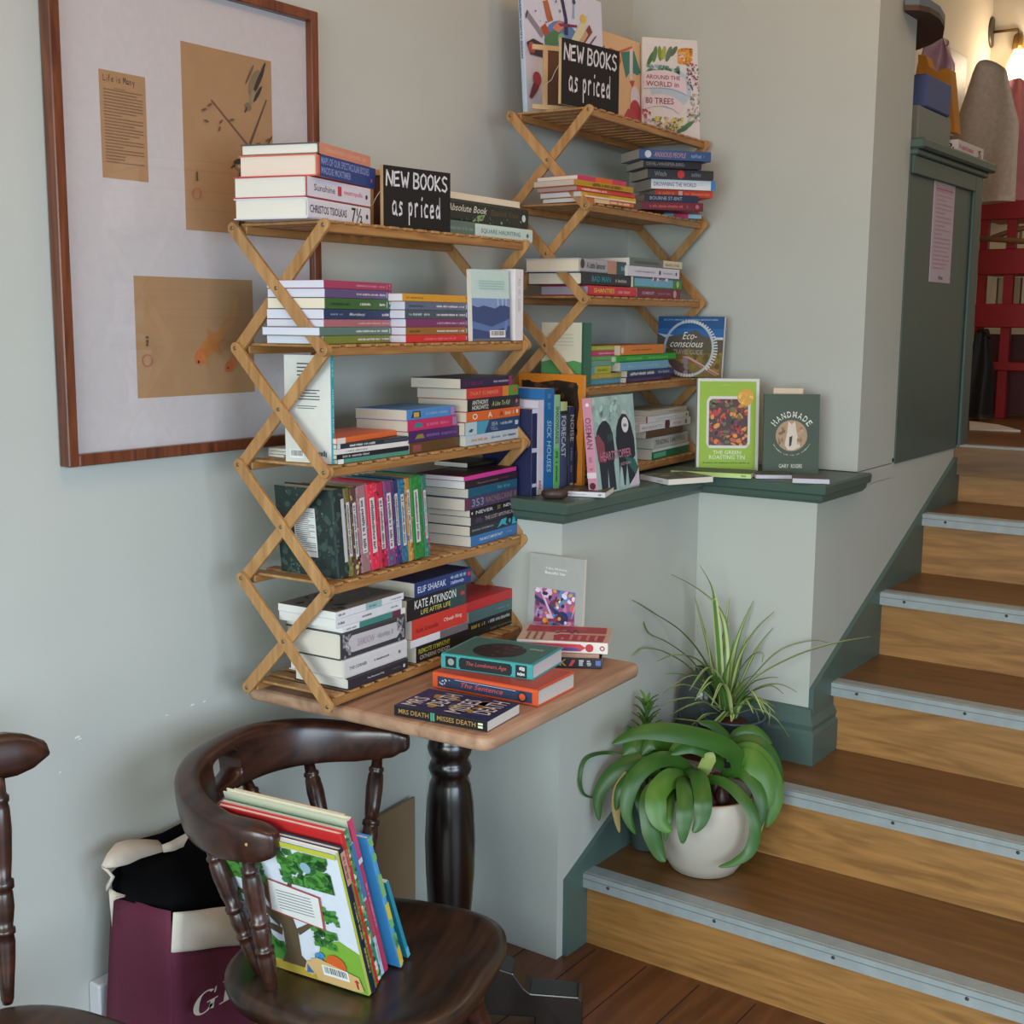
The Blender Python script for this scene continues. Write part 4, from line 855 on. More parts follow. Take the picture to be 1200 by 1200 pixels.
stack(R1, 0, .008, 'in near rack bottom middle pile', g1, [
 (488,550,20,.13,0,'p','1b1b1d','black spined paperback with yellow capitals',[('t','REMOTE SYMPATHY',.04,.52,.62,.82,'b8b040'),('t','CATHERINE CHIDGEY',.06,.16,.62,.42,'c8c4bc')],{'pages':'d9cfbd'}),
 (481,548,9.5,.13,0,'p','d8d4d8','white and grey spined paperback',[('r',.5,0,1,1,'6c6468')],{'pages':'d9cfbd'}),
 (483,547,24,.13,0,'p','c73a30','red spined paperback with two names',[('t','Kate Grenville',.07,.30,.46,.54,'7a2420'),('t','Obeah Ring',.56,.36,.9,.62,'eac8b8')],{'pages':'d9cfbd'}),
 (477,546,26,.13,0,'p','1c1d20','black and teal spined paperback with capitals',[('r',.7,0,1,1,'2f4a4a'),('t','KATE ATKINSON',.12,.48,.82,.88,'d8dcd8'),('t','LIFE AFTER LIFE',.22,.16,.72,.38,'c0bc5c'),('r',.90,.5,.97,.66,'c83c30')],{'pages':'d9cfbd'}),
 (486,552,18,.13,0,'p','24386e','dark blue spined paperback, cover art visible on top',[('t','ELIF SHAFAK',.05,.26,.54,.70,'c8d2e8'),('s',.62,.58,.9,.82,'9cb0d4'),('s',.62,.2,.86,.45,'9cb0d4'),('r',.93,.5,.98,.76,'c83c4c')],{'pages':'c9c0ae','F':[('r',0,0,1,1,'232a52'),('n',.1,.1,.9,.8,16,.12,['3a2430','4c2c30','1c2244']),('c',.72,.15,.12,'5c6a3c')]})])
stack(R1, 0, .034, 'in near rack bottom right pile', g1, [
 (549,611,8,.13,0,'p','16211d','very dark green spined paperback',[('s',.4,.3,.8,.65,'6a6c54')],{'pages':'cfc3b0'}),
 (549,610,10.5,.13,0,'p','1a1a1e','black spined paperback with yellow detail',[('s',.05,.25,.3,.7,'a08c30'),('s',.36,.3,.78,.7,'a8a8a8')],{'pages':'cfc3b0'}),
 (550,609,14,.13,0,'p','4a6666','teal grey spined paperback',[('s',.5,.4,.78,.58,'6c8a8a'),('s',.86,.5,.95,.7,'a8bcbc')],{'pages':'cfc3b0'}),
 (547,607,12,.13,0,'p','bd2f30','red paperback with plain red cover',[('s',.90,.35,.96,.7,'e8c8c0')],{'F':[('r',.02,.02,.98,.98,'c02c34')],'pages':'cfc3b0'})])
# ================================================================ BOOKS ON THE TABLE
gT = 'books on the pedestal table'
def laypx(pl_, pr, z, W, T, kind, col, label, **k):
    a = P(*pl_, z=z); b = P(*pr, z=z); d = (b-a); return lay(a, math.atan2(d.y,d.x), d.length, W, T, kind, col, label, group=gT, **k)
zz = TZ+.001
laypx((462,838),(571,858), zz, .132, .021, 'p', '1c2050', 'navy paperback with large gold and white capitals lying at the table front', pages='cfc9c0', spine='19181c',
 S=[('t','MRS DEATH',.05,.28,.38,.74,'a8824c'),('r',.40,.1,.42,.9,'4c9480'),('r',.425,.1,.445,.9,'4c9480'),('t','MISSES DEATH',.47,.28,.88,.74,'a8824c'),('r',.905,.25,.955,.75,'d8e0c0'),('r',.905,.45,.955,.55,'19181c')],
 F=[('n',.15,.1,.85,.95,18,.13,['a07c34','8a6a30','262c6c']),('t','MRS',.10,.80,.55,.97,'cfc4c0'),('t','DEATH',.28,.58,.90,.76,'cfc4c0'),('t','MISSES',.10,.32,.80,.50,'cfc4c0'),('t','DEATH',.25,.07,.92,.25,'cfc4c0')])
laypx((507,806),(630,829), zz, .165, .036, 'h', 'd2562c', 'orange hardback with dark printed spine under the turquoise book', pages='cdc6c0',
 S=[('r',.05,.16,.95,.80,'2c3854'),('o',.5,.5,.0,.0,'2c3854'),('t','The Sentence',.28,.36,.68,.66,'c4524c',.01,.3),('c',.86,.45,.045,'1c2438'),('c',.86,.45,.028,'d2562c'),('n',.07,.25,.18,.7,8,.012,['b8c0d0']),('r',.22,.72,.8,.76,'a8b0c4')], F=[('r',.04,.03,.96,.97,'b04838')])
laypx((517,783),(624,798), zz+.0362, .165, .034, 'h', '3a9c9c', 'turquoise hardback with black ornamental spine panels, top of the table stack', pages='cfcaca',
 S=[('r',.05,.14,.17,.86,'16201f'),('c',.11,.5,.035,'8a9c94'),('p',[(.20,.3),(.22,.12),(.76,.12),(.78,.3),(.78,.7),(.76,.88),(.22,.88),(.20,.7)],'16201f'),('t','The Londoners Age',.28,.34,.72,.68,'b04a50',.01,.3),('r',.82,.1,.94,.9,'16201f'),('s',.84,.55,.92,.8,'c8d0d0'),('s',.84,.22,.92,.45,'c8d0d0')],
 F=[('r',.04,.03,.96,.97,'3c6c68'),('c',.46,.52,.36,'1e1c1e',1.0),('n',.2,.3,.72,.75,14,.06,['5c2c34','482428']),('s',.66,.12,.74,.34,'9ab0ac')])
a = P(705,784,z=zz); dv_ = Vector((math.cos(math.radians(-60)),math.sin(math.radians(-60)),0)); an = math.radians(-60)
lay(a-dv_*.20, an, .20, .13, .024, 'p', '23262e', 'dark paperback with coloured letters at bottom of pile by the wall', group=gT, pages='cfc3b4', S=[('r',.0,0,.1,1,'3c6cb8'),('t','K',.52,.2,.60,.85,'d08c40'),('p',[(.62,.2),(.66,.8),(.7,.8),(.66,.2)],'c84848'),('s',.74,.25,.8,.85,'b8bcc0'),('s',.83,.25,.88,.85,'a8acb0'),('r',.93,.3,.99,.8,'5c6cb0')])
lay(a-dv_*.196+Vector((0,0,.0245)), an, .19, .13, .009, 'p', 'a8846c', 'tan brown paperback in middle of pile by the wall', group=gT, pages='b89c84')
lay(a-dv_*.20+Vector((.014,.004,.034)), an-.06, .21, .15, .026, 'p', 'c9ad94', 'cream paperback with red cover panels, top of pile by the wall', group=gT, pages='d8cfc4', spine='ddd4cc',
 S=[('p',[(.05,.15),(.05,.8),(.7,.8),(.76,.5),(.70,.15)],'c83c44'),('p',[(.1,.2),(.1,.45),(.66,.45),(.7,.3),(.66,.2)],'4c4c98'),('c',.80,.5,.045,'b82c38'),('c',.94,.5,.028,'a83c38'),('c',.94,.5,.014,'ddd4cc')],
 F=[('p',[(.05,.06),(.45,.05),(.45,.55),(.36,.62),(.05,.60)],'aa2f3a'),('p',[(.55,.05),(.95,.06),(.95,.95),(.55,.95)],'a83842'),('L',.1,.1,.42,.56,5,'c87c7c'),('n',.5,.35,.8,.62,9,.06,['2c2c34','8a8c94']),('L',.06,.7,.5,.94,3,'8a5a50')])
mauve = P(617,744,z=zz); mr = P(690,740,z=zz)
pa = P(617,748,z=zz); pb = Vector((A-.012, -.365, zz)); 
u0 = at_z(619, zz, Vector((A-.022,-.3,zz)), Vector((-1,0,0))); u1 = at_z(689, zz, Vector((A-.030,-.3,zz)), Vector((-1,0,0)))
faced((A-.03,u0.y,zz),(A-.03,u0.y-.158,zz), .222, .012, 'p', 'a9aca7', 'pale grey paperback with colourful square picture, standing against the low wall', lean=3, group=gT, pages='d8d2c4',
 F=[('t','Yukio Mishima',.30,.845,.70,.87,'e4e6e2'),('t','Beautiful Star',.30,.795,.68,.825,'f0f0ec'),('r',.13,.18,.87,.63,'a0608c'),('n',.13,.18,.87,.63,40,.09,['5c5c94','c87ca8','a890b8','e0c0d8','cc6c5c','6c3c5c']),('p',[(.60,.63),(.66,.63),(.44,.18),(.40,.18)],'5a8cc0'),('p',[(.80,.63),(.87,.62),(.52,.40),(.50,.43)],'5a8cc0'),('p',[(.13,.50),(.13,.55),(.62,.38),(.60,.35)],'3c3c6c'),('p',[(.2,.63),(.24,.63),(.5,.30),(.46,.30)],'d8b8cc'),('p',[(.72,.18),(.76,.18),(.87,.50),(.87,.44)],'e0a8c0'),('p',[(.13,.24),(.13,.28),(.87,.34),(.87,.31)],'8a3c54'),('c',.66,.33,.10,'34345c'),('n',.13,.18,.87,.63,30,.05,['e8a040','343454','e8d8e8'])])
# ================================================================ CORNER RACK
stack(R2, 3, .01, 'in upper corner rack left pile', g2, [
 (684,743,5.2,.13,-7,'p','c86a3c','thin orange and white spined book',[('r',.2,0,.5,1,'d8b890'),('s',.5,.2,.9,.8,'e8c8a0')],{'pages':'dcd8dc'}),
 (681,745,6,.13,-7,'p','d0a02c','thin yellow spined book',[('r',0,0,1,.3,'d8cfc0'),('s',.1,.5,.5,.8,'b87820')],{'pages':'dcd8dc'}),
 (676,744,5.4,.125,-7,'p','c84038','thin red spined book with white print',[('s',.08,.2,.5,.7,'e8c0a8')],{'pages':'b89890'}),
 (673,742,7,.13,-8,'p','b08826','thin mustard spined book',[('s',.3,.2,.8,.8,'6a5420')],{'pages':'c8b8b0'}),
 (677,734,5.6,.13,-8,'p','c03a5c','thin pink and orange spined book',[('r',.35,0,.7,1,'d0622c')],{'pages':'e0d6cc'})])
stack(R2, 3, .05, 'in upper corner rack tall pile', g2, [
 (778,822,5,.13,-40,'p','7fb0c8','pale blue and pink spined book',[('r',.25,0,.65,1,'c03060')]),
 (752,824,9.5,.13,-42,'p','6a1428','dark crimson spined book',[('s',.1,.3,.75,.65,'a8504c'),('c',.9,.5,.03,'a8686c')]),
 (755,818,8.6,.13,-42,'p','1a2440','midnight blue spined book',[('t','BOURNE ST-ENT',.1,.3,.7,.75,'9aa0b0')]),
 (768,835,7.6,.13,-42,'p','cf3c20','flame red spined book',[('s',.05,.3,.35,.7,'e07848'),('r',.4,.1,.47,.9,'d8b8a0'),('s',.5,.3,.95,.7,'e07848')]),
 (763,838,11.2,.13,-42,'p','d8dade','white spined book with blue end',[('t','DROWNING THE WORLD',.04,.3,.7,.72,'4c6488'),('r',.93,0,1,1,'3078b8')]),
 (759,836,11,.13,-42,'p','2a2a30','charcoal spined book with red dot',[('t','Witch',.1,.25,.28,.75,'8a8c94'),('c',.5,.5,.055,'c83030'),('s',.66,.3,.82,.7,'6c6c74')]),
 (754,822,8.6,.13,-42,'p','221c22','black spined book',[('t','DEVIL-WHISPER-BIRD',.05,.3,.7,.75,'8a8488')]),
 (749,833,11.4,.13,-40,'p','34507e','denim blue spined book',[('c',.12,.5,.045,'b8c4d0'),('t','ANXIOUS PEOPLE',.2,.25,.65,.75,'c08a90',.0,.3),('s',.72,.3,.9,.7,'6c84ac')])], pages='b9b0a2')
stack(R2, 2, .008, 'in middle corner rack left pile', g2, [
 (690,746,12,.15,-2,'h','c0303c','red spined hardback',[('t','SHANTIES',.1,.3,.52,.75,'d8c04c'),('s',.6,.3,.85,.65,'e08888')],{'pages':'c8b8c4'}),
 (682,741,15,.16,2,'h','22242a','black spined hardback with cyan lettering',[('t','BAD MAN',.18,.3,.55,.75,'2c98a8'),('s',.64,.35,.88,.6,'a8a8ac')],{'pages':'ddd2bf'}),
 (680,736,16,.16,3,'h','a8a8ae','grey spined hardback with teal end',[('r',.55,0,.74,1,'b88a78'),('r',.74,0,1,1,'2c5456'),('c',.04,.6,.04,'3a3a3c'),('t','A Little Samovar',.12,.3,.5,.75,'44444a'),('s',.82,.3,.95,.7,'7ca0a4')],{'pages':'ddd0ba'})])
stack(R2, 2, .012, 'in middle corner rack right pile', g2, [
 (747,797,11.5,.13,0,'p','741c38','burgundy spined paperback',[('t','SOMERSET',.1,.35,.38,.65,'c8b0b4'),('s',.45,.38,.76,.6,'a86c7c'),('c',.86,.5,.04,'b89a9c')]),
 (742,799,13,.13,0,'p','4c7c34','green and blue spined paperback',[('r',.02,.15,.8,.85,'6ca8c4'),('r',0,.85,1,1,'3c5c6c'),('n',0,.7,.7,1,8,.03,['a83c44','e0e0e0']),('c',.9,.5,.03,'a8c878')]),
 (736,796,12,.13,0,'p','d2d0de','white spined paperback',[('s',.1,.4,.5,.6,'a8a4b8'),('c',.6,.5,.02,'4c4444'),('s',.66,.4,.86,.6,'b0acc0'),('c',.93,.5,.015,'444444')]),
 (738,799,9.5,.13,0,'p','66706a','grey spined paperback with cream end',[('r',.62,.1,1,1,'d2c8ac'),('s',.08,.3,.55,.7,'59635e'),('s',.66,.3,.95,.7,'a89c84')])], pages='d8d2ca')
z = zlev(R2,1)
upright(681,693,z,R2,.012,.165,.12,'h','2c6450','green hardback standing on lower corner rack, cream and green back cover', group=g2, spine='2c6450', pages='d8d0bc',
 K=[('r',0,0,1,1,'c9c4ae'),('p',[(0,0),(1,0),(1,.38),(.8,.41),(.55,.37),(.3,.42),(0,.38)],'4c8a50'),('p',[(0,.0),(1,0),(1,.14),(.5,.2),(0,.16)],'3a7846'),('L',.15,.62,.8,.84,4,'b8b29a')], S=[('r',0,0,1,.2,'235444')])
stack(R2, 1, .03, 'in lower corner rack thin pile', g2, [
 (693,735,7,.13,0,'p','4a8ca0','teal blue spined booklet',[('s',.2,.3,.8,.7,'6ca8b8')]),
 (693,736,6,.13,0,'p','b09a40','dull yellow spined booklet',[('s',.2,.3,.8,.7,'c8b868')]),
 (693,716,9,.13,0,'p','a8b034','lime spined booklet with blue corner',[('r',0,0,.15,1,'4c9cc0'),('s',.3,.3,.8,.7,'889028')]),
 (693,725,6.5,.13,0,'p','6a9888','grey teal spined booklet',[]),
 (693,725,5.5,.13,0,'p','5c9c5c','soft green spined booklet',[('s',.2,.3,.8,.7,'84b484')]),
 (693,728,6.4,.13,0,'p','b83460','hot pink spined booklet',[('s',.2,.3,.8,.65,'e0a0b8')]),
 (693,725,5.4,.13,0,'p','a0a83c','olive lime spined booklet',[('s',.2,.3,.8,.7,'c8cc70')])], pages='c8c4b4')
stack(R2, 1, .012, 'in lower corner rack thick pile', g2, [
 (734,786,6.5,.13,2,'p','2e1c44','dark purple spined book',[('s',.1,.3,.8,.65,'6c5080')]),
 (735,790,8,.13,2,'p','20345e','navy spined book with white print',[('s',.06,.25,.55,.7,'c8ccd8'),('s',.62,.3,.88,.7,'9ca8c0')]),
 (727,783,10,.13,2,'p','6ca4c4','powder blue spined book',[('r',0,0,.0,1,'704038'),('s',.15,.3,.8,.65,'90bcd4')]),
 (723,792,8.4,.13,2,'h','1e9a34','vivid green spined book',[('s',.15,.3,.4,.65,'6cc860'),('s',.5,.3,.85,.65,'6cc860')]),
 (727,778,11.6,.13,2,'p','d27a2c','orange spined book on green one',[('c',.04,.5,.03,'f0d0b0'),('s',.25,.42,.7,.56,'a85c18')])], pages='c8bca8')
xw = 3.492; a1_ = P(768,442,x=xw-.02); a2_ = P(845,439,x=xw-.02); z = zlev(R2,1)+.002
faced((xw-.020,a1_.y,z),(xw-.020,a2_.y,z), .183, .012, 'p', '3a6ea8', 'square travel guide with blue sky, hills and white ring, leaning on alcove wall', lean=4, group=g2,
 F=[('r',0,0,1,.62,'7c6a3c'),('r',0,.58,1,1,'3068a8'),('r',0,.80,1,1,'28588f'),('p',[(0,.70),(.12,.64),(.25,.68),(.45,.72),(.58,.78),(.7,.68),(.86,.64),(1,.62),(1,.4),(0,.4)],'5c5648'),('p',[(0,.72),(.12,.65),(.25,.69),(.1,.70)],'c8ccd4'),('p',[(.85,.66),(1,.66),(1,.62),(.9,.62)],'c8ccd4'),
 ('n',0,.05,1,.5,50,.06,['9a7c34','5a5c30','6c4c30','86743c']),('p',[(0,0),(.6,0),(.45,.2),(.2,.32),(0,.3)],'5c4a4a'),('p',[(.40,.34),(.50,.34),(.98,.06),(.92,.03)],'b89c94'),('p',[(.44,.31),(.48,.31),(.95,.05),(.93,.045)],'a83c38'),('n',.4,.0,.5,.34,5,.05,['8a7c84']),
 ('o',.49,.47,.35,.385,'b8c0c8')]+[('p',[(.49+.385*math.cos(t*PI/30),.49-.02+.42*math.sin(t*PI/30)),(.49+.44*math.cos(t*PI/30),.47+.475*math.sin(t*PI/30)),(.49+.44*math.cos((t+.5)*PI/30),.47+.475*math.sin((t+.5)*PI/30)),(.49+.385*math.cos((t+.5)*PI/30),.47+.42*math.sin((t+.5)*PI/30))],'d0d4d8') for t in list(range(-8,18))+list(range(36,48))]+
 [('t','Eco-',.40,.62,.62,.74,'e8e8e4',.0,.35),('t','conscious',.22,.49,.72,.60,'e8e8e4',.0,.35),('t','TRAVEL GUIDE',.27,.37,.72,.45,'a8a090'),('t','30 LOW-IMPACT EUROPEAN ADVENTURES',.1,.93,.92,.955,'b8c8d8')])
# lowest tier pile of white books
stack(R2, 0, .004, 'in lowest corner rack tier pile', g2, [
 (764,807,13,.13,3,'p','1c6a40','dark green spined book with white top edge',[('r',0,.72,1,1,'d0d4d0'),('r',.03,.15,.36,.6,'5ca888')]),
 (766,806,13.5,.13,3,'p','b4b6b2','pale grey spined book with bold lettering',[('t','TRADING',.04,.3,.42,.75,'5c5c58'),('t','EMPIRES',.46,.3,.9,.75,'84847c')]),
 (757,800,9,.125,1,'p','5c4434','brown spined book',[]),
 (750,809,9.5,.125,1,'p','d6d6d8','white spined book with dark red spot',[('t','MORIARTY',.04,.3,.42,.6,'a0a0a8'),('c',.52,.5,.05,'5a3038'),('s',.62,.4,.8,.6,'b898a8'),('c',.9,.5,.02,'666666')]),
 (757,807,7.5,.12,1,'p','d2d2d6','white spined book with plain band',[('r',0,.0,.03,1,'8a4050'),('s',.25,.4,.7,.55,'b8b8bc'),('c',.94,.5,.015,'666666')]),
 (762,805,6.5,.12,1,'p','b4b2a4','grey cream spined book',[('s',.5,.3,.8,.6,'98968a')])], pages='b3aca0')
# top tier face-out books and sign
z = zlev(R2,4)
def facedpx(r, pl_, vl, pr, vr, z, *a, **k): return faced(on(r,pl_,vl,z), on(r,pr,vr,z), *a, **k)
rb = [('n',.06,.2,.16,.42,4,.05,['a83040','2c2c34'])]
facedpx(R2, 618, .205, 710, .160, z, .348, .016, 'h', 'cfd2e4', 'tall white illustrated book with globe and instruments, leftmost on corner rack top', group=g2, lean=4, spine='b9c6da',
 S=[('s',.1,.3,.6,.7,'5c6478')],
 F=[('c',.48,.57,.24,'5c80b4',.75),('p',[(.24,.58),(.34,.66),(.45,.67),(.5,.62),(.42,.58),(.34,.54),(.26,.55)],'4c7c50'),('p',[(.56,.60),(.66,.60),(.72,.55),(.70,.50),(.60,.52)],'3c6c4c'),('c',.46,.61,.05,'7ca890'),
 ('p',[(.02,.72),(.05,.76),(.24,.62),(.21,.58)],'8a8490'),('p',[(.02,.70),(.045,.76),(.06,.75),(.03,.69)],'4c4450'),('p',[(.24,.86),(.30,.88),(.36,.74),(.29,.71)],'b0683c'),('p',[(.20,.66),(.26,.70),(.31,.64),(.25,.60)],'a85030'),('p',[(.34,.68),(.44,.76),(.50,.72),(.42,.66)],'d0826c'),('p',[(.46,.92),(.50,.92),(.54,.78),(.54,.66),(.49,.66),(.50,.78)],'3a2c50'),('p',[(.42,.73),(.66,.76),(.66,.74),(.44,.71)],'7c3454'),
 ('p',[(.60,.80),(.63,.80),(.635,.91),(.62,.91)],'8ab0c4'),('c',.63,.93,.02,'3a4450'),('p',[(.58,.64),(.68,.76),(.80,.86),(.76,.72),(.64,.60)],'d0cca8'),('c',.74,.82,.035,'d8b84c'),('p',[(.64,.60),(.68,.57),(.86,.74),(.82,.79)],'7c3c34'),('p',[(.67,.63),(.70,.60),(.80,.71),(.77,.74)],'c0a07c'),('p',[(.72,.56),(.90,.72),(.91,.715),(.73,.545)],'6c2c34'),('p',[(.78,.50),(.95,.58),(.95,.57),(.79,.49)],'5a2430'),
 ('p',[(.02,.52),(.10,.56),(.22,.54),(.22,.44),(.06,.44)],'3a3440'),('c',.08,.49,.04,'b05050'),('p',[(.22,.56),(.26,.50),(.46,.54),(.64,.50),(.74,.47),(.74,.40),(.5,.46),(.24,.42)],'ddd0d4'),('t','AROUND THE',.27,.475,.62,.51,'44404c'),('t','World',.26,.405,.44,.445,'44404c'),('p',[(.02,.12),(.07,.22),(.14,.30),(.17,.26),(.13,.19),(.05,.11)],'7c3444'),('c',.125,.27,.05,'a03850'),('n',.06,.70,.9,.92,10,.012,['44485c'])])
facedpx(R2, 694, .200, 757, .170, z, .285, .012, 'h', 'd9b488', 'peach coloured illustrated book with orange and teal figures, middle of corner rack top', group=g2, lean=3,
 F=[('p',[(.22,.70),(.22,.80),(.36,.86),(.52,.84),(.56,.76),(.50,.68),(.36,.65)],'c8643c'),('p',[(.55,.84),(.62,.86),(.80,.90),(.86,.80),(.92,.70),(.86,.66),(.72,.68),(.64,.60),(.60,.70)],'3f7f70'),('p',[(.12,.82),(.26,.86),(.22,.72),(.12,.70)],'3f7f70'),('p',[(.70,.60),(.76,.60),(.78,.93),(.72,.93)],'d8ccd0'),('p',[(.48,.84),(.76,.94),(.77,.92),(.5,.82)],'c8643c'),('p',[(.70,.58),(.76,.52),(.80,.60)],'b84c38'),
 ('c',.80,.40,.09,'d8d0d8',1.6),('c',.80,.26,.11,'b04048',1.3),('p',[(.52,.14),(.66,.30),(.9,.22),(.88,.08),(.7,.06)],'b0434c'),('p',[(.4,.0),(.4,.13),(.62,.13),(.84,.06),(.92,0)],'3c4c50'),('p',[(.42,.0),(.42,.08),(.56,.07),(.60,0)],'c8ccd8')])
facedpx(R2, 752, .165, 825, .028, z, .30, .014, 'h', 'cfccca', 'white book with wreath of trees and flowers, rightmost on corner rack top', group=g2, lean=3,
 F=[('c',.46,.52,.33,'a9bccb',.9),('e',.14,.80,.12,.035,62,'3a6a3c'),('e',.20,.84,.12,.035,80,'4c7a44'),('e',.28,.85,.11,.035,95,'6c8a34'),('e',.34,.86,.10,.035,80,'9aa03c'),('e',.42,.85,.12,.040,70,'57705c'),('e',.50,.88,.09,.035,55,'4c6450'),('n',.56,.76,.80,.92,40,.045,['d08a2c','c8762c','d89c3c']),
 ('n',.05,.66,.6,.74,36,.045,['5c8a6c','84a8b8','466c44']),('n',.70,.50,.94,.78,80,.02,['b04c70','54584c','d8a0b8','3c5c44','8a4c5c']),('n',.72,.2,.94,.48,60,.028,['8a9484','b8a89c','6c7c6c','c8b0a8']),('n',.03,.08,.66,.24,110,.035,['8a8c34','47703c','b09c84','5a6c4c','c8a0a8','c8b84c']),('e',.72,.16,.12,.035,35,'4a7444'),('e',.64,.12,.10,.03,20,'3c6440'),('n',.0,.22,.14,.32,12,.03,['a8405c','c86c80']),
 ('p',[(.02,.50),(.02,.66),(.20,.685),(.38,.69),(.54,.67),(.68,.61),(.72,.46),(.60,.49),(.46,.515),(.30,.52),(.16,.515)],'d2c2c8'),('p',[(.02,.30),(.02,.42),(.20,.455),(.34,.46),(.52,.43),(.66,.36),(.60,.27),(.48,.32),(.34,.345),(.18,.335)],'d2c2c8'),('t','AROUND THE',.06,.60,.60,.64,'7c2c44'),('t','WORLD in',.06,.53,.58,.58,'7c2c44'),('t','80 TREES',.05,.36,.50,.42,'6c2c3c')])
def signboard(M, w, h, label, dropx=.03):
    r = thing('chalkboard_sign', label, 'sign', M, 'small chalkboard signs')
    LW = mat('c9a97e',.55,.05,noise=.12,scale=40,name='pale_pine'); BK = mat('0e0c0c',.6,.05,name='chalkboard_black')
    mb = MB(); mb.box((0,.0,0),(.006,.008,h),LW); mb.box((w-.006,.0,0),(w,.008,h),LW); mb.box((.006,0,0),(w-.006,.008,.006),LW); mb.box((.006,0,h-.006),(w-.006,.008,h),LW); mb.build('frame', r)
    mb = MB(); mb.box((.001,-.002,.0),(w,0,h),BK)
    decorate(mb, [('h','NEW BOOKS',.04,.68,.97,.92,'d4d2d6',.075),('h','as priced',.12,.22,.86,.56,'d4d2d6',.068)], (0,-.002,0),(1,0,0),(0,0,1),(0,-1,0),w,h)
    mb.build('board', r)
    mb = MB(); A_ = math.radians(24); MM = Matrix.Translation((w,.008,0)) @ Matrix.Rotation(-A_,4,'Z')
    for z0 in (.0,h-.012): mb.box((-w-.012,.0,z0),(0,.007,z0+.012),LW,MM)
    mb.box((-w+.018,.0,.012),(-w+.030,.006,h-.012),LW,MM); mb.box((-.012,0,.012),(0,.006,h-.012),LW,MM)
    mb.box((-w+.030,.002,.012),(-.012,.004,h-.012),mat('5a3c28',.7),MM); rl = mb.build('rear_leg_frame', r)
    mb = MB(); mb.tube([(.004,.008,h*.62),(.0,.02,h*.5),(-.002,.03,h*.38),(-.01,.05,h*.30)], .0007, mat('c8c0b0',.8), 6); mb.build('cord', r)
    return r
def signat(r, pl_, vl, pr, vr, z, h, label):
    a = on(r,pl_,vl,z); b = on(r,pr,vr,z); U = (b-a).normalized(); return signboard(frame(a, U, Vector((-U.y,U.x,0)), Vector((0,0,1))), (b-a).length, h, label)
signat(R1, 449, .050, 527, .020, zlev(R1,4), .128, 'small black chalkboard sign on the near rack between books on its top tier')
signat(R2, 657, .055, 724, .008, zlev(R2,4), .158, 'small black chalkboard sign on corner rack top, in front of the illustrated books')
# ================================================================ LEDGE
gL = 'books on the green ledge'; zl_ = ZT+.001
class LR: pass
L_ = LR(); L_.V = Vector((0,1,0)); L_.U = Vector((1,0,0)); L_.d = .2; a = P(620,578,z=zl_); L_.o = Vector((0,-.343,zl_))
RM = lambda px: None
cur = 2.547
for wd,H,dep,c_,lb,S_,K_ in (
 (.024,.215,.15,'22284c','dark navy spined book with pale tabs, leftmost of the upright ledge row',[('r',.45,0,.5,1,'b8bcd0'),('r',.86,.1,.9,.9,'b8bcd0'),('r',0,0,.05,1,'c8cce0')],()),
 (.029,.235,.15,'c9c4d2','white spined book in the upright ledge row beside the blue one',[('s',.85,.3,.95,.7,'b07080')],()),
 (.046,.262,.16,'23649e','tall bright blue spined book in the upright ledge row',[('t','SICK HOUSES',.30,.3,.80,.72,'a8c8e4',.0,.2),('s',.05,.3,.2,.7,'4c84b8')],[('r',0,0,1,1,'2a6ca8')]),
 (.027,.245,.15,'8ab890','pale green spined book with dark capitals in the upright ledge row',[('t','SHADOWLANDS',.12,.25,.50,.8,'2c3c34'),('r',.55,0,.95,1,'64b45c'),('s',.58,.3,.9,.7,'3c5c3c')],()),
 (.032,.226,.15,'4c4c74','violet grey spined book with large white capitals in the upright ledge row',[('t','FORECAST',.16,.2,.62,.85,'c8ccd8'),('r',0,0,.1,1,'b8c890'),('r',.1,0,.14,1,'23302c')],()),
 (.011,.20,.14,'26382c','slim dark green spined book in the upright ledge row',[('s',.3,.3,.7,.7,'5c7c5c')],()),
 (.026,.212,.14,'263c6c','navy spined book with white capitals, rightmost of the upright ledge row',[('t','NOISE',.10,.2,.42,.85,'c4ccd8'),('s',.5,.3,.8,.65,'7c8cb0'),('r',.93,.2,.98,.8,'c8ccd8')],())):
    base_ = Vector((cur,-.325,zl_)); cur += wd
    book(frame(base_+Vector((0,0,H)), Vector((0,0,-1)), Vector((0,1,0)), Vector((1,0,0))), H, dep, wd-.0006, 'p', c_, lb, S=S_, K=K_, group=gL, pages='d4cec0')
xo = L_.o.y; po = at_z(682, zl_, Vector((2.748,0,0)), Vector((-1,0,0)))
faced((2.748,po.y+.205,zl_),(2.748,po.y,zl_), .292, .012, 'h', 'cf7c20', 'large orange bordered book standing behind the upright books on the ledge', group=gL, lean=0,
 F=[('p',[(.06,.06),(.92,.04),(.93,.3),(.90,.5),(.94,.72),(.90,.93),(.6,.95),(.3,.92),(.06,.94)],'2c1a12'),('n',.1,.6,.92,.94,30,.06,['4a2c1a','5c3a24','1c120c']),('n',.1,.1,.92,.6,30,.06,['3a2416','22160f'])])
a = P(701,581,z=zl_); b = P(749,569,z=zl_)
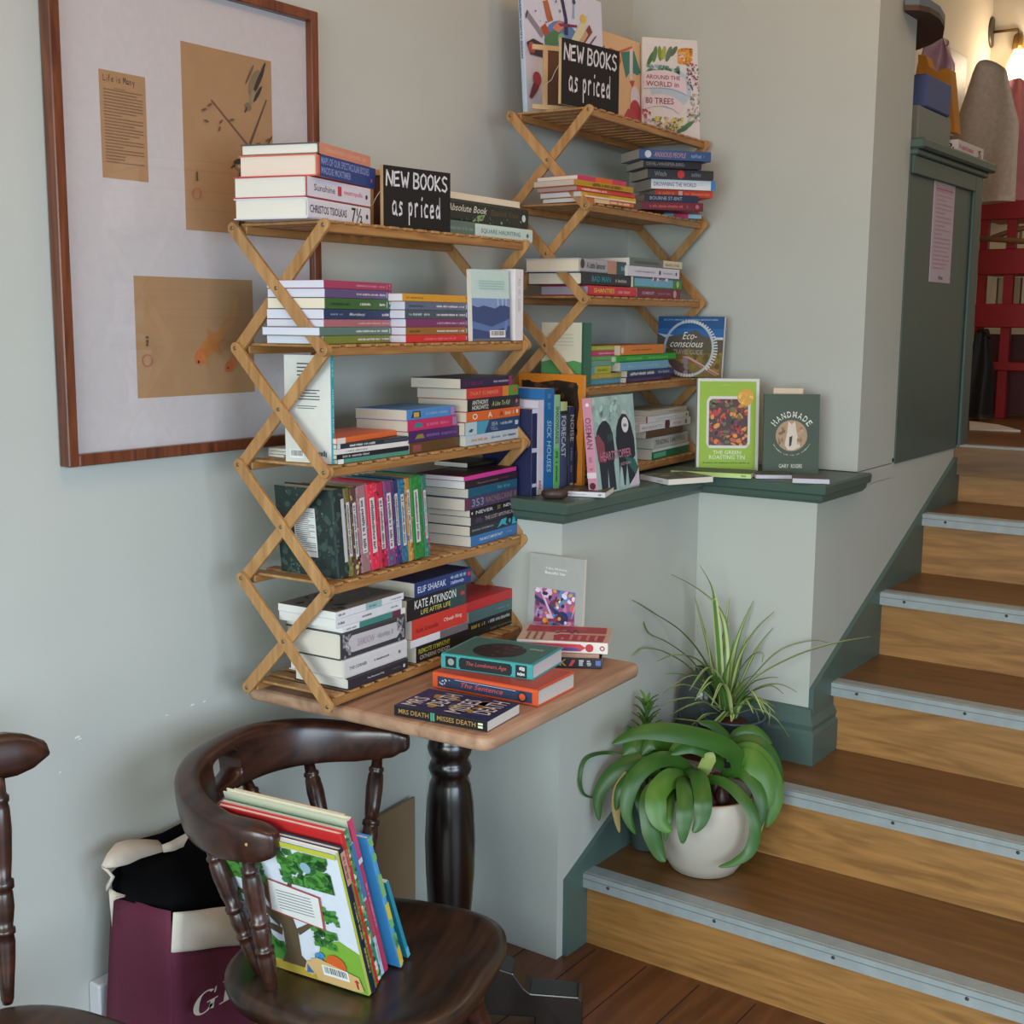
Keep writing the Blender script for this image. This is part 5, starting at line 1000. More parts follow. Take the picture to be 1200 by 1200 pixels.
faced(a, b, .243, .026, 'p', '9fbfb8', 'graphic novel with pink spine and two dark jacket shapes standing on the ledge', group=gL, lean=6, spine='c98a9c',
 S=[('c',.07,.55,.02,'e4dcdc'),('t','OSEMAN',.2,.2,.52,.82,'7a4456'),('r',.76,0,.82,1,'d8ccd0'),('c',.90,.5,.035,'4a2430'),('s',.58,.3,.74,.7,'b06c80')],
 F=[('r',0,0,1,1,'9fbdb8'),('n',0,.3,1,1,20,.1,['a9c6c2','94b4b0']),('p',[(.04,.50),(.06,.64),(.13,.71),(.22,.75),(.30,.75),(.38,.70),(.44,.60),(.46,.42),(.42,.30),(.44,.02),(.28,.02),(.27,.26),(.24,.02),(.10,.02),(.08,.3)],'232a38'),('p',[(.20,.75),(.31,.75),(.30,.78),(.21,.78)],'c8ccd0'),('p',[(.02,.60),(.10,.62),(.22,.52),(.24,.32),(.06,.34)],'8a4454'),('p',[(.30,.52),(.44,.54),(.44,.62),(.30,.60)],'2c4a4c'),('p',[(.50,.50),(.53,.66),(.60,.75),(.69,.80),(.78,.79),(.88,.70),(.95,.52),(.95,.34),(.88,.30),(.92,.04),(.76,.04),(.73,.28),(.66,.04),(.54,.06),(.54,.32)],'1f2634'),('p',[(.68,.80),(.79,.79),(.78,.83),(.69,.83)],'c8ccd0'),('n',.0,.78,.66,1,14,.07,['8fb0aa','b4cfca']),
 ('p',[(.66,.36),(.92,.30),(1,.20),(.96,.1),(.8,.22)],'2c6460'),('c',.74,.68,.085,'e0e0e0'),('s',.70,.66,.78,.70,'66666a'),('t','HEARTSTOPPER',.10,.34,.84,.43,'c07890',.015),('t','ALICE OSEMAN',.56,.26,.82,.29,'b8a0a8'),('p',[(.50,.04),(.56,.26),(.60,.22),(.62,.02)],'a8c4c0'),('p',[(.72,.02),(1,.02),(1,.2),(.9,.12)],'d2c4d0')])
def layl(pl_, pr, W, T, kind, col, label, **k):
    a = P(*pl_, z=zl_); b = P(*pr, z=zl_); d = b-a; return lay(a, math.atan2(d.y,d.x), d.length, W, T, kind, col, label, group=gL, **k)
gloss = dict(rough=.12)
layl((655,581),(709,583.5), .11, .013, 'p', 'cfcdd0', 'white edged paperback with dark cover lying on ledge beside the brown stone', F=[('r',0,0,1,1,'5c544c'),('n',.1,.1,.9,.9,12,.1,['8a7464','3c3834'])], S=[('s',.15,.4,.6,.6,'9a9a9e'),('s',.85,.3,.92,.7,'55555a')], **gloss)
layl((750,562),(783,568.5), .15, .015, 'p', 'd0ced0', 'white edged paperback with green grey cover lying on ledge before the white pile', F=[('r',0,0,1,1,'5a6058'),('n',.1,.1,.9,.9,14,.12,['6c7c5c','8a847c','44504c'])], S=[('s',.6,.3,.8,.6,'a8a8ac')], **gloss)
layl((786,556.5),(880,561), .10, .013, 'p', 'b5cf78', 'lime edged book lying flat on ledge below the green cookbook', F=[('r',0,0,1,1,'4c5c54'),('n',.1,.1,.9,.9,10,.12,['6c7c74','3c4a48'])], S=[('r',0,0,1,.7,'b8d080'),('s',.88,.3,.94,.7,'4c7c3c')], **gloss)
layl((886,561),(928,561.5), .09, .011, 'p', 'c3c0cc', 'thin white edged book lying on ledge at left foot of the dark green book', F=[('r',0,0,1,1,'4a524c')], **gloss)
layl((928.5,566),(972,567.5), .10, .013, 'p', 'c3c0cc', 'thin white edged book at far right end of the ledge', F=[('r',0,0,1,1,'55585a')], **gloss)
a = P(816,552,z=zl_); b = P(887,556.5,z=zl_); dR = Vector((.579,-.815,0)).normalized(); nR = Vector((-.815,-.579,0)).normalized(); b = at_z(888, zl_, a, nR)
food = ['c05028','8a2c24','d07a30','4c2a22','6a3a4c','b03038','3c2c30','d89038','5c6c38']
faced(a, b, .268, .030, 'h', '8fb02c', 'lime green cookbook with tray of roasted vegetables on its cover, standing on the ledge', group=gL, lean=5, spine='c9cbc6',
 F=[('r',0,0,1,1,'ccd0c8'),('r',.035,.02,.95,.97,'8fb22c'),('p',[(.15,.30),(.20,.25),(.80,.25),(.86,.30),(.86,.76),(.80,.81),(.20,.81),(.15,.76)],'d2cfca'),('p',[(.19,.31),(.23,.28),(.78,.28),(.82,.31),(.82,.75),(.78,.78),(.23,.78),(.19,.75)],'4c2c2c'),('n',.19,.28,.82,.78,130,.055,food),('c',.78,.80,.135,'cf9a30'),('n',.66,.73,.90,.88,12,.03,['dca840','e8c878']),('t','THE GREEN',.26,.185,.72,.225,'dce4c0'),('t','ROASTING TIN',.20,.13,.78,.175,'dce4c0'),('s',.1,.085,.86,.10,'5c7c1c'),('s',.34,.92,.56,.94,'a8c460')])
a = P(894,555.2,z=zl_); b = at_z(959, zl_, a, nR)
faced(a, b, .228, .020, 'h', '3c4c3a', 'dark green clothbound looking book with round goat picture and white arched title', group=gL, lean=5,
 F=[('r',0,0,1,1,'3a4a38'),('c',.50,.48,.285,'a88a6c',.98),('p',[(.38,.36),(.42,.52),(.44,.66),(.50,.62),(.56,.66),(.60,.5),(.66,.34),(.54,.30),(.44,.30)],'cfc4b4'),('p',[(.46,.46),(.52,.48),(.5,.36),(.46,.34)],'2c2620'),('n',.26,.32,.42,.6,7,.05,['8a6c50','7a5c44']),('n',.6,.32,.74,.6,7,.05,['8a6c50','b89878']),('T','HANDMADE',.50,.47,.34,150,30,.11,'d8d8cc'),('o',.5,.50,.36,.372,'3a4a38'),('T','LEARNING THE ART OF CHAINSAW',.50,.49,.355,205,335,.02,'c0c0b0'),
 ('t','GARY',.28,.075,.46,.125,'d0d0c4'),('t','ROGERS',.50,.075,.70,.125,'d0d0c4')])
faced(a+dR*.03-nR*.026, a+dR*.115-nR*.026, .243, .012, 'p', 'cbb89c', 'cream edged book hidden behind the dark green goat picture book', group=gL, lean=4)
mb = MB(); c_ = P(650,584,z=zl_); rnd = random.Random(4)
mb.lathe([(.001,0),(.022,.001),(.027,.005),(.029,.011),(.028,.018),(.024,.022),(.001,.023)], mat('3f2a22',.5,.5,noise=.35,scale=60,name='brown_stone'), 18, Matrix.Translation(c_+Vector((0,.0,0))) @ Matrix.Rotation(-.9,4,'Z') @ Matrix.Scale(1.15,4,(1,0,0)), sq=.8)
s_ = mb.build('stone_paperweight'); tag(s_, 'small dark brown polished stone lying at the left front of the ledge', 'stone')
# ================================================================ PICTURE BOOKS ON THE CHAIR
a0_ = Vector((1.556,-.667,.431)); dd = Vector((.1173,-.9931,0)); outd = Vector((.9931,.1173,0)); gC = 'picture books leaning on the chair seat'
def leaner(base, lean, H, W, T, kind, col, label, **k):
    t = math.radians(lean); up = Vector((0,0,1))*math.cos(t)-outd*math.sin(t); out = outd*math.cos(t)+Vector((0,0,1))*math.sin(t)
    return book(frame(base+up*H, -up, -dd, out), H, W, T, kind, col, label, group=gC, name='picture_book', **k)
GRN = ['3c7838','2c5c2c','4c8c3c']
leaner(a0_, 17, .315, .285, .007, 'p', 'cfd4dc', 'picture book with painted tree back cover and cream barcode label, nearest on the chair', spine='b8c04c', rough=.3,
 K=[('r',0,0,1,1,'d2d8e2'),('n',.0,.0,1,.10,10,.1,['b09a38','c8a83c']),('r',0,0,1,.08,'b8a040'),('p',[(0,.0),(0,.30),(.2,.36),(.36,.22),(.5,.16),(.52,.08),(.3,.08)],'4c8a3c'),('p',[(.62,.06),(.70,.30),(.86,.36),(1,.30),(1,0),(.7,0)],'7aa83c'),('n',.0,.1,.4,.3,12,.06,['5c9c40','3c7c34']),
 ('p',[(.34,.07),(.40,.16),(.42,.34),(.36,.50),(.28,.66),(.20,.80),(.26,.82),(.36,.66),(.46,.54),(.52,.62),(.58,.74),(.60,.73),(.56,.60),(.52,.50),(.54,.34),(.52,.16),(.60,.07)],'5c4c38'),('p',[(.40,.34),(.22,.50),(.08,.54),(.09,.57),(.26,.53),(.42,.42)],'5c4c38'),('p',[(.40,.28),(.18,.34),(.04,.42),(.05,.44),(.2,.37),(.42,.34)],'5c4c38'),('p',[(.53,.36),(.66,.44),(.72,.54),(.73,.53),(.68,.42),(.55,.32)],'5c4c38'),
 ('n',.52,.70,.92,.95,90,.05,GRN),('n',.02,.64,.40,.80,70,.05,GRN),('n',.0,.84,.30,.98,36,.045,GRN),('n',.72,.47,.90,.60,24,.035,GRN),('n',.66,.28,.86,.42,30,.04,GRN),('n',.0,.36,.14,.56,16,.06,['3c7838','5c9c40']),('c',.74,.85,.04,'8aa8b8'),
 ('p',[(.36,.46),(.40,.70),(.80,.66),(.78,.42)],'a84c44'),('p',[(.375,.47),(.41,.69),(.785,.65),(.765,.43)],'dcdcd8'),('L',.45,.49,.72,.64,7,'8a8c90'),
 ('p',[(.52,.06),(.56,.14),(.66,.17),(.66,.09),(.58,.04)],'cfae78'),('p',[(.54,.05),(.56,.12),(.60,.06)],'3c6c9c'),('n',.64,.16,.74,.24,7,.03,['3478b0','4c8cc0']),('c',.80,.18,.075,'d0602c'),('p',[(.62,.02),(.60,.17),(.66,.19),(.96,.13),(.98,.03),(.9,.015)],'d2ac74'),('b',.68,.075,.88,.15),('p',[(.93,.04),(.93,.09),(.915,.09),(.94,.11),(.96,.09),(.945,.09),(.945,.04)],'b03030'),('r',.55,.965,1,1,'b8b83c')])
P2 = [ # gap before, towards the front, H, W, T, colour, spine, label, decor
 (.0004,.002,.318,.275,.012,'1c2436','1a2438','picture book with dark navy spine and gold print on the chair',[('s',.36,.3,.62,.7,'a8944c'),('s',.68,.3,.86,.7,'a8944c'),('r',.02,.0,.24,1,'c08a7c'),('s',.05,.2,.2,.8,'7c5048')]),
 (.0004,-.004,.305,.26,.009,'7a8a3c','748238','picture book with olive spine, behind the navy spined one',[('n',0,0,1,1,16,.02,['5c6c2c','8c9c4c'])]),
 (.0004,-.008,.338,.275,.012,'c02c2c','c23030','picture book with scarlet spine on the chair',[('n',.1,.1,.9,.9,8,.01,['d8706c']),('s',.1,.3,.2,.7,'d87470')]),
 (.0010,-.014,.330,.28,.010,'3c8c58','4c9458','picture book with leafy green spine on the chair',[('n',0,0,1,1,40,.02,['2c6c3c','a8b44c','d8d8c8'])]),
 (.0010,-.018,.334,.275,.008,'4c9c84','3c8c70','tall picture book with teal green spine on the chair',[('n',0,0,1,1,20,.02,['2c5c50','6cac8c'])]),
 (.0020,-.020,.300,.26,.010,'d0d4dc','b8c4d8','picture book with pale blue and white spine on the chair',[('r',0,0,.4,1,'4c70a8'),('r',.42,0,.7,1,'a84858'),('s',.75,.3,.9,.7,'c890a0')]),
 (.0030,-.022,.348,.28,.012,'c8ccb0','b43a54','picture book with crimson spine and pale painted cover on the chair',[('r',0,0,.25,1,'c04468'),('r',.25,.0,.28,1,'d8c8cc'),('s',.4,.3,.7,.7,'d87c8c')]),
 (.0010,-.040,.350,.25,.006,'d08a34','d08a34','picture book with orange cover, rising behind the crimson spine',[]),
 (.0060,-.006,.305,.24,.011,'3c8cc8','4c94c4','picture book with blue, green and yellow map spine on the chair',[('n',0,0,1,1,14,.06,['c8b84c','6caa6c']),('r',.3,0,.45,1,'7cac6c'),('r',.5,0,.62,1,'ccb444'),('r',.85,0,.95,1,'c8a83c')]),
 (.0080,-.025,.225,.22,.010,'5c3c80','60408a','picture book with violet spine near far end of the chair row',[('r',.7,0,1,1,'3c3c84')]),
 (.0060,-.015,.19,.20,.009,'2c8c9c','2c8ca0','small picture book with turquoise spine, last in the chair row',[('r',.88,0,1,1,'58b0c0')]),
]
ln = 17.0; off = .007/math.cos(math.radians(17))
for gp,fs_,H,W,T,c_,sp_,lb,S_ in P2:
    off += gp; ln += math.degrees(gp*math.cos(math.radians(ln))/.30)*.85
    leaner(a0_+outd*off+dd*fs_, ln, H, W, T, 'h' if T > .0095 else 'p', c_, lb, S=S_, spine=sp_, rough=.35)
    off += (T+.0004)/math.cos(math.radians(ln))
# ================================================================ PLANTS
def plant_leafmat(name, h1, h2, rough=.35, along=None):
    m = mat(h1, rough, .05, noise=.25, scale=18, name=name, spec=.5); return m
LG = mat('2f5918', .42, .05, noise=.22, scale=14, name='strap_leaf_green'); LG2 = mat('456f22', .42, .05, noise=.2, scale=14, name='strap_leaf_light'); LT_ = mat('a8935a', .6, .1, noise=.15, scale=20, name='dry_leaf'); LP = mat('8a9a52',.5,.05,noise=.15,scale=20,name='pale_leaf'); LD = mat('2e5420',.5,.05,noise=.2,scale=14,name='strap_leaf_dark')
SOIL = mat('241611', .9, .8, noise=.4, scale=90, name='potting_soil')
pc = Vector((2.86,-.672,.1985))
pl1 = thing('strap_leaf_plant', 'plant with broad drooping strap leaves in cream pot on the lowest stair', 'potted plant', Matrix.Translation(pc))
CER = mat('b3aca0', .4, .03, noise=.04, scale=10, name='cream_glaze'); TERRA = mat('8a5a44', .6, .05, noise=.1, scale=20, name='terracotta_rim')
mb = MB(); mb.lathe([(.001,0),(.078,.001),(.086,.005),(.102,.03),(.120,.07),(.132,.115),(.136,.15),(.133,.185),(.126,.208),(.123,.2125),(.120,.213),(.117,.210),(.121,.19),(.124,.15),(.11,.12),(.001,.12)], CER, 48)
mb.lathe([(.1165,.2128),(.1235,.2145),(.1235,.2128)], TERRA, 48, cap=False)
mb.build('pot', pl1)
mb = MB(); mb.lathe([(.120,.175),(.08,.18),(.03,.185),(.001,.186)], SOIL, 30); so_ = mb.build('soil', pl1)
BULB = mat('3c1f1c', .4, .2, noise=.3, scale=30, name='bulb_skin')
for (bx,by,br,bh) in ((.02,-.02,.024,.08),(-.035,.01,.026,.085),(.03,.035,.022,.075),(-.02,-.055,.022,.07),(.065,-.02,.020,.06),(-.06,-.04,.018,.055)):
    mb = MB(); mb.lathe([(.001,0),(br*.9,.008),(br,.03),(br*.7,bh*.7),(br*.4,bh),(.001,bh+.004)], BULB, 14, Matrix.Translation((bx,by,.175))); mb.build('bulb', pl1)
def pxl(mb, path, w, m, base=.5, fold=.2, tip=.2, th=.002, dc=3.29, inv=None, sub=8, **k):
    pts = []
    for px,py,o in path:
        d_ = dc+o; p = P(px,py,d=d_)
        while (p.y > BB-.008 and p.x > A-.01) or (p.x > CC-.010 and p.y > DD-.035) : d_ -= .01; p = P(px,py,d=d_)
        pts.append(inv @ p)
    mb.leaf(pts, w, m, fold=fold, th=th, base=base, tip=tip, sub=sub, **k)
inv = Matrix.Translation(-pc); mb = MB()
crown = (832,905,0)
BIG = [ # path, width, material
 ([(868,912,-.03),(862,885,-.06),(835,868,-.09),(790,858,-.12),(750,858,-.13),(717,872,-.13)],.060,LG),
 ([(812,905,-.02),(790,890,-.06),(765,893,-.10),(742,915,-.13),(734,950,-.14),(745,978,-.14)],.050,LG),
 ([(806,912,-.05),(782,915,-.11),(762,935,-.16),(763,970,-.18),(772,998,-.18),(780,1010,-.18)],.056,LG),
 ([(806,910,-.05),(788,910,-.12),(770,930,-.18),(772,960,-.20),(788,975,-.20)],.062,LG2),
 ([(803,908,-.05),(802,918,-.15),(803,945,-.20),(801,970,-.21),(800,989,-.21)],.048,LG),
 ([(806,900,-.04),(818,908,-.13),(824,935,-.19),(822,960,-.20),(812,976,-.20)],.052,LG),
 ([(783,912,-.06),(785,935,-.15),(782,960,-.19),(780,986,-.19)],.030,LG),
 ([(818,914,-.05),(845,915,-.10),(870,935,-.14),(885,965,-.16),(880,995,-.16),(862,1010,-.16),(842,1016,-.16)],.036,LG),
 ([(845,908,-.02),(870,905,-.06),(890,930,-.09),(890,960,-.10),(882,980,-.10)],.040,LG),
 ([(850,885,0),(880,880,-.03),(902,905,-.05),(908,940,-.06),(898,970,-.06)],.062,LG2),
 ([(840,880,.04),(875,868,.02),(900,880,0),(912,915,-.01),(908,950,-.01)],.045,LG),
 ([(855,893,-.02),(875,888,-.05),(893,905,-.07),(897,935,-.08),(890,950,-.08)],.070,LG2),
 ([(790,895,-.0),(760,888,-.02),(725,900,-.03),(702,930,-.03),(702,962,-.03)],.045,LG),
 ([(775,905,-.02),(748,905,-.06),(728,925,-.08),(722,950,-.08)],.038,LG),
 ([(735,905,-.04),(724,925,-.06),(722,950,-.06),(726,976,-.06)],.026,LT_),
 ([(752,890,.0),(715,882,.02),(688,888,.02),(680,910,.02),(684,930,.02),(700,936,.02)],.012,LD),
 ([(848,900,-.02),(835,885,-.06),(812,875,-.08),(786,884,-.08)],.044,LG),
 ([(846,893,.0),(822,874,-.02),(800,872,-.03),(783,888,-.03)],.050,LG2),
 ([(760,905,.03),(745,885,.03),(738,865,.02),(735,850,.02)],.05,LD),([(775,905,.02),(765,880,.0),(745,872,-.01),(730,885,-.01)],.06,LG),([(790,900,.01),(780,875,.0),(765,870,-.02),(752,885,-.02)],.05,LG),
 ([(820,915,-.05),(826,900,-.07),(832,888,-.08),(836,882,-.08)],.040,LP),
 ([(900,925,-.02),(905,940,-.03),(902,955,-.03)],.020,LT_),
 ([(860,880,.05),(850,862,.04),(835,850,.03),(818,846,.02)],.03,LG),([(850,880,.05),(865,860,.05),(885,856,.04),(905,872,.03)],.035,LG),
 ([(740,915,.03),(752,940,.0),(758,960,-.0),(762,975,0)],.04,LG),([(880,900,-.05),(892,925,-.06),(893,960,-.07),(886,990,-.07)],.018,LP),
]
for path,w,m in BIG: pxl(mb, path, w*.86, m, inv=inv, fold=-.2, th=.0010, base=.65, tip=.36, dc=3.30, up=(-FW*.8+Vector((0,0,.45))).normalized())
mb.build('foliage', pl1)
# spider plant
sc_ = Vector((3.128,-.618,.397))
pl2 = thing('spider_plant', 'spider plant with thin striped arching leaves in blue metal pot on second stair', 'potted plant', Matrix.Translation(sc_))
ZN = mat('4f626c', .4, .1, metal=.3, noise=.15, scale=12, name='blue_enamel')
mb = MB(); mb.lathe([(.001,0),(.062,.001),(.066,.004),(.084,.128),(.088,.130),(.090,.134),(.087,.137),(.083,.135),(.080,.12),(.001,.12)], ZN, 40); mb.build('pot', pl2)
for sgn in (-1,1):
    mb = MB(); mb.tube([(sgn*.086,-.0,.125),(sgn*.105,0,.120),(sgn*.108,0,.09),(sgn*.100,0,.06),(sgn*.078,0,.055)], .003, mat('8a6a50',.5), 8); mb.build('handle', pl2)
mb = MB(); mb.lathe([(.0795,.115),(.04,.12),(.001,.122)], mat('5c2c20',.9,.6,noise=.4,scale=80,name='red_soil'), 26); mb.build('soil', pl2)
LS = mat('56803a', .42, .05, noise=.2, scale=20, name='spider_leaf_green'); LSW = mat('b4be80', .42, .05, noise=.12, scale=20, name='spider_leaf_stripe')
inv = Matrix.Translation(-sc_); mb = MB()
SPI = [
 ([(846,832,0),(843,785,0),(839,730,-.01),(834,690,-.02),(820,662,-.03)],.020,0),
 ([(850,830,0),(853,770,.0),(845,720,.02),(820,692,.03),(787,673,.04)],.013,1),
 ([(842,828,0),(828,780,-.02),(800,742,-.05),(765,718,-.08),(741,703,-.1)],.014,1),
 ([(840,828,0),(815,780,-.03),(785,755,-.06),(760,742,-.08),(754,728,-.08)],.012,1),
 ([(838,826,0),(810,785,-.04),(780,765,-.08),(755,760,-.1),(742,769,-.1)],.012,1),
 ([(852,828,0),(857,780,.02),(868,740,.03),(883,704,.04)],.013,1),
 ([(854,828,0),(866,775,-.0),(885,740,-.01),(907,717,-.02)],.014,1),
 ([(848,826,.02),(846,770,.03),(851,730,.03),(855,700,.03)],.009,1),
 ([(856,828,.0),(880,775,.02),(893,752,.02),(906,736,.02)],.009,1),
 ([(858,826,-.02),(885,795,-.06),(930,770,-.10),(975,755,-.13),(1020,746,-.15)],.014,0),
 ([(856,826,-.0),(885,790,-.03),(915,762,-.05),(950,751,-.07),(970,753,-.08)],.010,1),
 ([(858,828,-.02),(880,802,-.05),(898,795,-.07),(912,794,-.08)],.010,1),
 ([(858,830,-.02),(885,808,-.06),(912,802,-.08),(934,811,-.1)],.010,1),
 ([(858,832,-.03),(880,812,-.07),(903,804,-.1),(918,813,-.1)],.011,1),
 ([(845,832,-.02),(825,812,-.06),(802,803,-.09),(781,808,-.1)],.011,0),
 ([(844,835,-.02),(820,820,-.06),(795,820,-.09),(771,829,-.1)],.010,0),
 ([(842,836,-.02),(828,838,-.05),(818,845,-.06),(810,850,-.06)],.010,0),
 ([(860,838,-.04),(885,832,-.08),(908,842,-.1),(925,864,-.1)],.009,0),
 ([(862,830,-.0),(885,818,-.02),(900,828,-.03),(901,850,-.03)],.009,0),
 ([(854,826,-.01),(865,790,-.03),(882,768,-.05),(893,766,-.06),(893,776,-.06)],.012,1),
 ([(846,826,.03),(832,770,.05),(822,730,.06),(814,698,.07)],.010,1),
 ([(852,840,-.06),(858,838,-.09),(857,846,-.1)],.010,0),
 ([(848,828,-.02),(835,795,-.06),(815,772,-.1),(790,768,-.12),(770,775,-.12)],.011,1),
 ([(850,828,-.03),(842,800,-.06),(826,785,-.1),(806,782,-.12)],.010,1),
 ([(850,826,.02),(862,800,.02),(868,770,.03),(875,745,.04)],.011,1),
 ([(852,834,-.03),(835,850,-.08),(815,846,-.1),(790,842,-.12)],.016,0),
 ([(850,826,-.02),(848,795,-.04),(855,770,-.05),(860,750,-.05)],.012,1),
 ([(846,826,.0),(835,790,.0),(830,760,.0),(826,735,.0)],.010,1),
 ([(854,828,-.03),(864,808,-.06),(874,796,-.08),(888,790,-.09)],.011,1),
 ([(842,830,-.0),(818,800,-.02),(800,790,-.04),(780,790,-.05)],.010,1),
 ([(846,832,-.03),(826,824,-.07),(806,828,-.1),(786,838,-.1)],.010,0),
 ([(856,832,-.03),(872,826,-.07),(884,832,-.08),(890,846,-.08)],.010,0),
]
rnd = random.Random(11)
for path,w,g in SPI: pxl(mb, path, w*1.3, LS if g else LSW, inv=inv, fold=.35, th=.0006, base=.7, tip=.55, dc=3.53, sub=7, m2=LSW if g else LS)
for i in range(26):
    a = rnd.uniform(0,2*PI); l = rnd.uniform(.10,.24); e = rnd.uniform(.5,1.2); p0 = Vector((0,0,.125)); dv = Vector((math.cos(a),math.sin(a),0))
    if dv.x > .3: l *= .5
    while sc_.x+dv.x*l > CC-.02 or sc_.y+dv.y*l > BB-.02: l *= .8
    pts = [p0+dv*.01, p0+dv*l*.25+Vector((0,0,l*e*.5)), p0+dv*l*.6+Vector((0,0,l*e*.8)), p0+dv*l+Vector((0,0,l*e*.55))]
    mb.leaf(pts, .012, LS if i%2 else LSW, fold=.35, th=.0006, base=.7, tip=.5, sub=6, m2=LSW if i%2 else LS)
mb.build('foliage', pl2)
# grey jar and small plant
jc = Vector((3.165,-.50,.397)); jar = thing('glass_jar', 'dark grey glass demijohn half hidden behind the spider plant', 'jar', Matrix.Translation(jc))
mb = MB(); mb.lathe([(.001,0),(.058,.002),(.064,.012),(.066,.05),(.066,.15),(.062,.19),(.048,.215),(.024,.232),(.02,.236),(.021,.245),(.016,.245),(.015,.236)], mat('3f4646', .12, noise=.1, scale=10, name='smoked_glass'), 36); mb.build('body', jar)
qc = Vector((2.885,-.487,.1985)); pl3 = thing('small_succulent', 'small spiky green plant behind the strap leaf plant by the low wall', 'potted plant', Matrix.Translation(qc))
mb = MB(); mb.lathe([(.001,0),(.04,.001),(.042,.004),(.05,.17),(.052,.175),(.047,.175),(.045,.165),(.001,.165)], mat('3c4c48',.5,name='dark_pot'), 28); mb.build('pot', pl3)
mb = MB(); top = Vector((-.01,.005,.24)); mb.tube([(0,0,.16),top,(-.01,.005,.38)], .004, LD, 6)
for i in range(46):
    h = .0+ (i/46)*.17; a = i*2.4; l = .055*(1-.45*i/46); p0 = top+Vector((0,0,h)); dv = Vector((math.cos(a),math.sin(a),0))
    mb.leaf([p0, p0+dv*l*.5+Vector((0,0,l*.6)), p0+dv*l+Vector((0,0,l*.95))], .011, LS, fold=.4, th=.001, base=.7, tip=.5, sub=3)
mb.build('foliage', pl3)
# ================================================================ UPPER ROOM
def pxbox(mb, px0, py0, px1, py1, x, dx, m, bev=0):
    a = P(px0,py0,x=x); b = P(px1,py1,x=x); mb.box((x,min(a.y,b.y),min(a.z,b.z)),(x+dx,max(a.y,b.y),max(a.z,b.z)), m, bev=bev); return a,b
GP = mat('42554f', .4, .05, noise=.08, scale=8, name='counter_green_paint')
cx0, cx1, cy0, cy1, cz0, cz1 = 3.866, 4.60, DD-.004, -.40, UPZ-.006, 2.115
ct = thing('panelled_counter', 'grey green panelled counter end above the stairs with moulded top', 'counter', Matrix.Translation((cx0,cy1,cz0)))
I = Matrix.Translation((-cx0,-cy1,-cz0))
mb = MB(); mb.box((cx0,cy0,cz0),(cx1,cy1,cz1), GP, I); mb.build('body', ct)
mb = MB(); mb.box((cx1-.085,cy0-.012,cz0),(cx1,cy0,cz1), GP, I, bev=.003); mb.build('stile', ct)
mb = MB(); mb.box((cx0,cy0-.012,cz1-.055),(cx1-.085,cy0,cz1), GP, I, bev=.003); mb.build('rail', ct)
mb = MB(); mb.box((cx0-.0,cy0-.02,cz1),(cx1+.03,cy1,cz1+.018), GREEN, I, bev=.004); mb.box((cx0,cy0-.038,cz1+.018),(cx1+.06,cy1,cz1+.05), GREEN, I, bev=.006); mb.build('counter_top', ct)
a = P(1096,207,y=cy0-.002); b = P(1120,213,y=cy0-.002); c = P(1088,330,y=cy0-.002)
mb = MB(); mb.box((a.x,cy0-.002,c.z),(b.x,cy0-.0002,a.z), mat('b9aab4',.7)); decorate(mb, [('L',.1,.12,.9,.94,20,'b08a98'),('L',.08,.88,.92,.92,1,'a8506c'),('t','the',.40,.03,.62,.07,'3a3a44')], (a.x,cy0-.002,c.z),(1,0,0),(0,0,1),(0,-1,0), b.x-a.x, a.z-c.z)
nt_ = mb.build('paper_notice'); tag(nt_, 'pale pink printed paper notice taped to the green counter end', 'notice')
tz_ = cz1+.0505
def item(name, label, cat, build, group=None):
    mb = MB(); build(mb); o = mb.build(name); tag(o, label, cat, group); return o
item('cardboard_box', 'white cardboard box with pink print at the counter corner upstairs', 'box', lambda m: (m.box((4.36,cy0+.01,tz_),(4.66,-.60,tz_+.052), mat('c9c2c0',.6)), decorate(m, [('s',.05,.45,.6,.75,'c8788c'),('s',.05,.15,.5,.35,'c8788c'),('t','S',.78,.3,.9,.8,'2a2a30')], (4.36,cy0+.01,tz_),(1,0,0),(0,0,1),(0,-1,0),.30,.052), decorate(m, [('s',.05,.5,.6,.8,'c8788c'),('s',.05,.15,.5,.35,'c8788c'),('t','&',.74,.25,.90,.8,'2a2a30')], (4.36,-.60,tz_),(0,-1,0),(0,0,1),(-1,0,0),.187,.052)))
item('storage_box', 'grey box on the upstairs counter beneath the blue one', 'box', lambda m: m.box((4.0,-.76,tz_),(4.33,-.50,tz_+.115), mat('7c8078',.7), bev=.004))
item('storage_box', 'blue box on top of the grey box on the upstairs counter', 'box', lambda m: m.box((4.05,-.765,tz_+.116),(4.30,-.52,tz_+.215), mat('4a5584',.6), bev=.004))
def pxpoly(m, pts, x, dx, mm):      # outline standing at plane x with real thickness
    q_ = [P(a,b,x=x) for a,b in pts]; m.prism([(p.y,p.z) for p in q_], 0, dx, mm, Matrix(((0,0,1,x),(1,0,0,0),(0,1,0,0),(0,0,0,1))))
item('orange_bag', 'orange fabric bag standing on the upstairs counter behind the boxes', 'bag', lambda m: pxpoly(m, ((1076,64),(1085,65),(1089,78),(1099,84),(1106,80),(1113,81),(1119,155),(1076,152)), 4.52, .07, mat('b0741c',.75,.2,noise=.18,scale=20,name='orange_fabric')))
def shelfb(m):
    pts = [(p.x,p.y) for p in (P(a,b,z=2.5) for a,b in ((1060,12),(1077,12),(1090,15),(1101,22),(1107,32),(1105,44),(1092,52),(1077,58),(1066,61)))]
    m.prism(pts[::-1], 2.50, 2.515, mat('4a3020',.6,name='shelf_underside')); m.prism(pts[::-1], 2.515, 2.535, mat('5c6a70',.5,name='shelf_edge'))
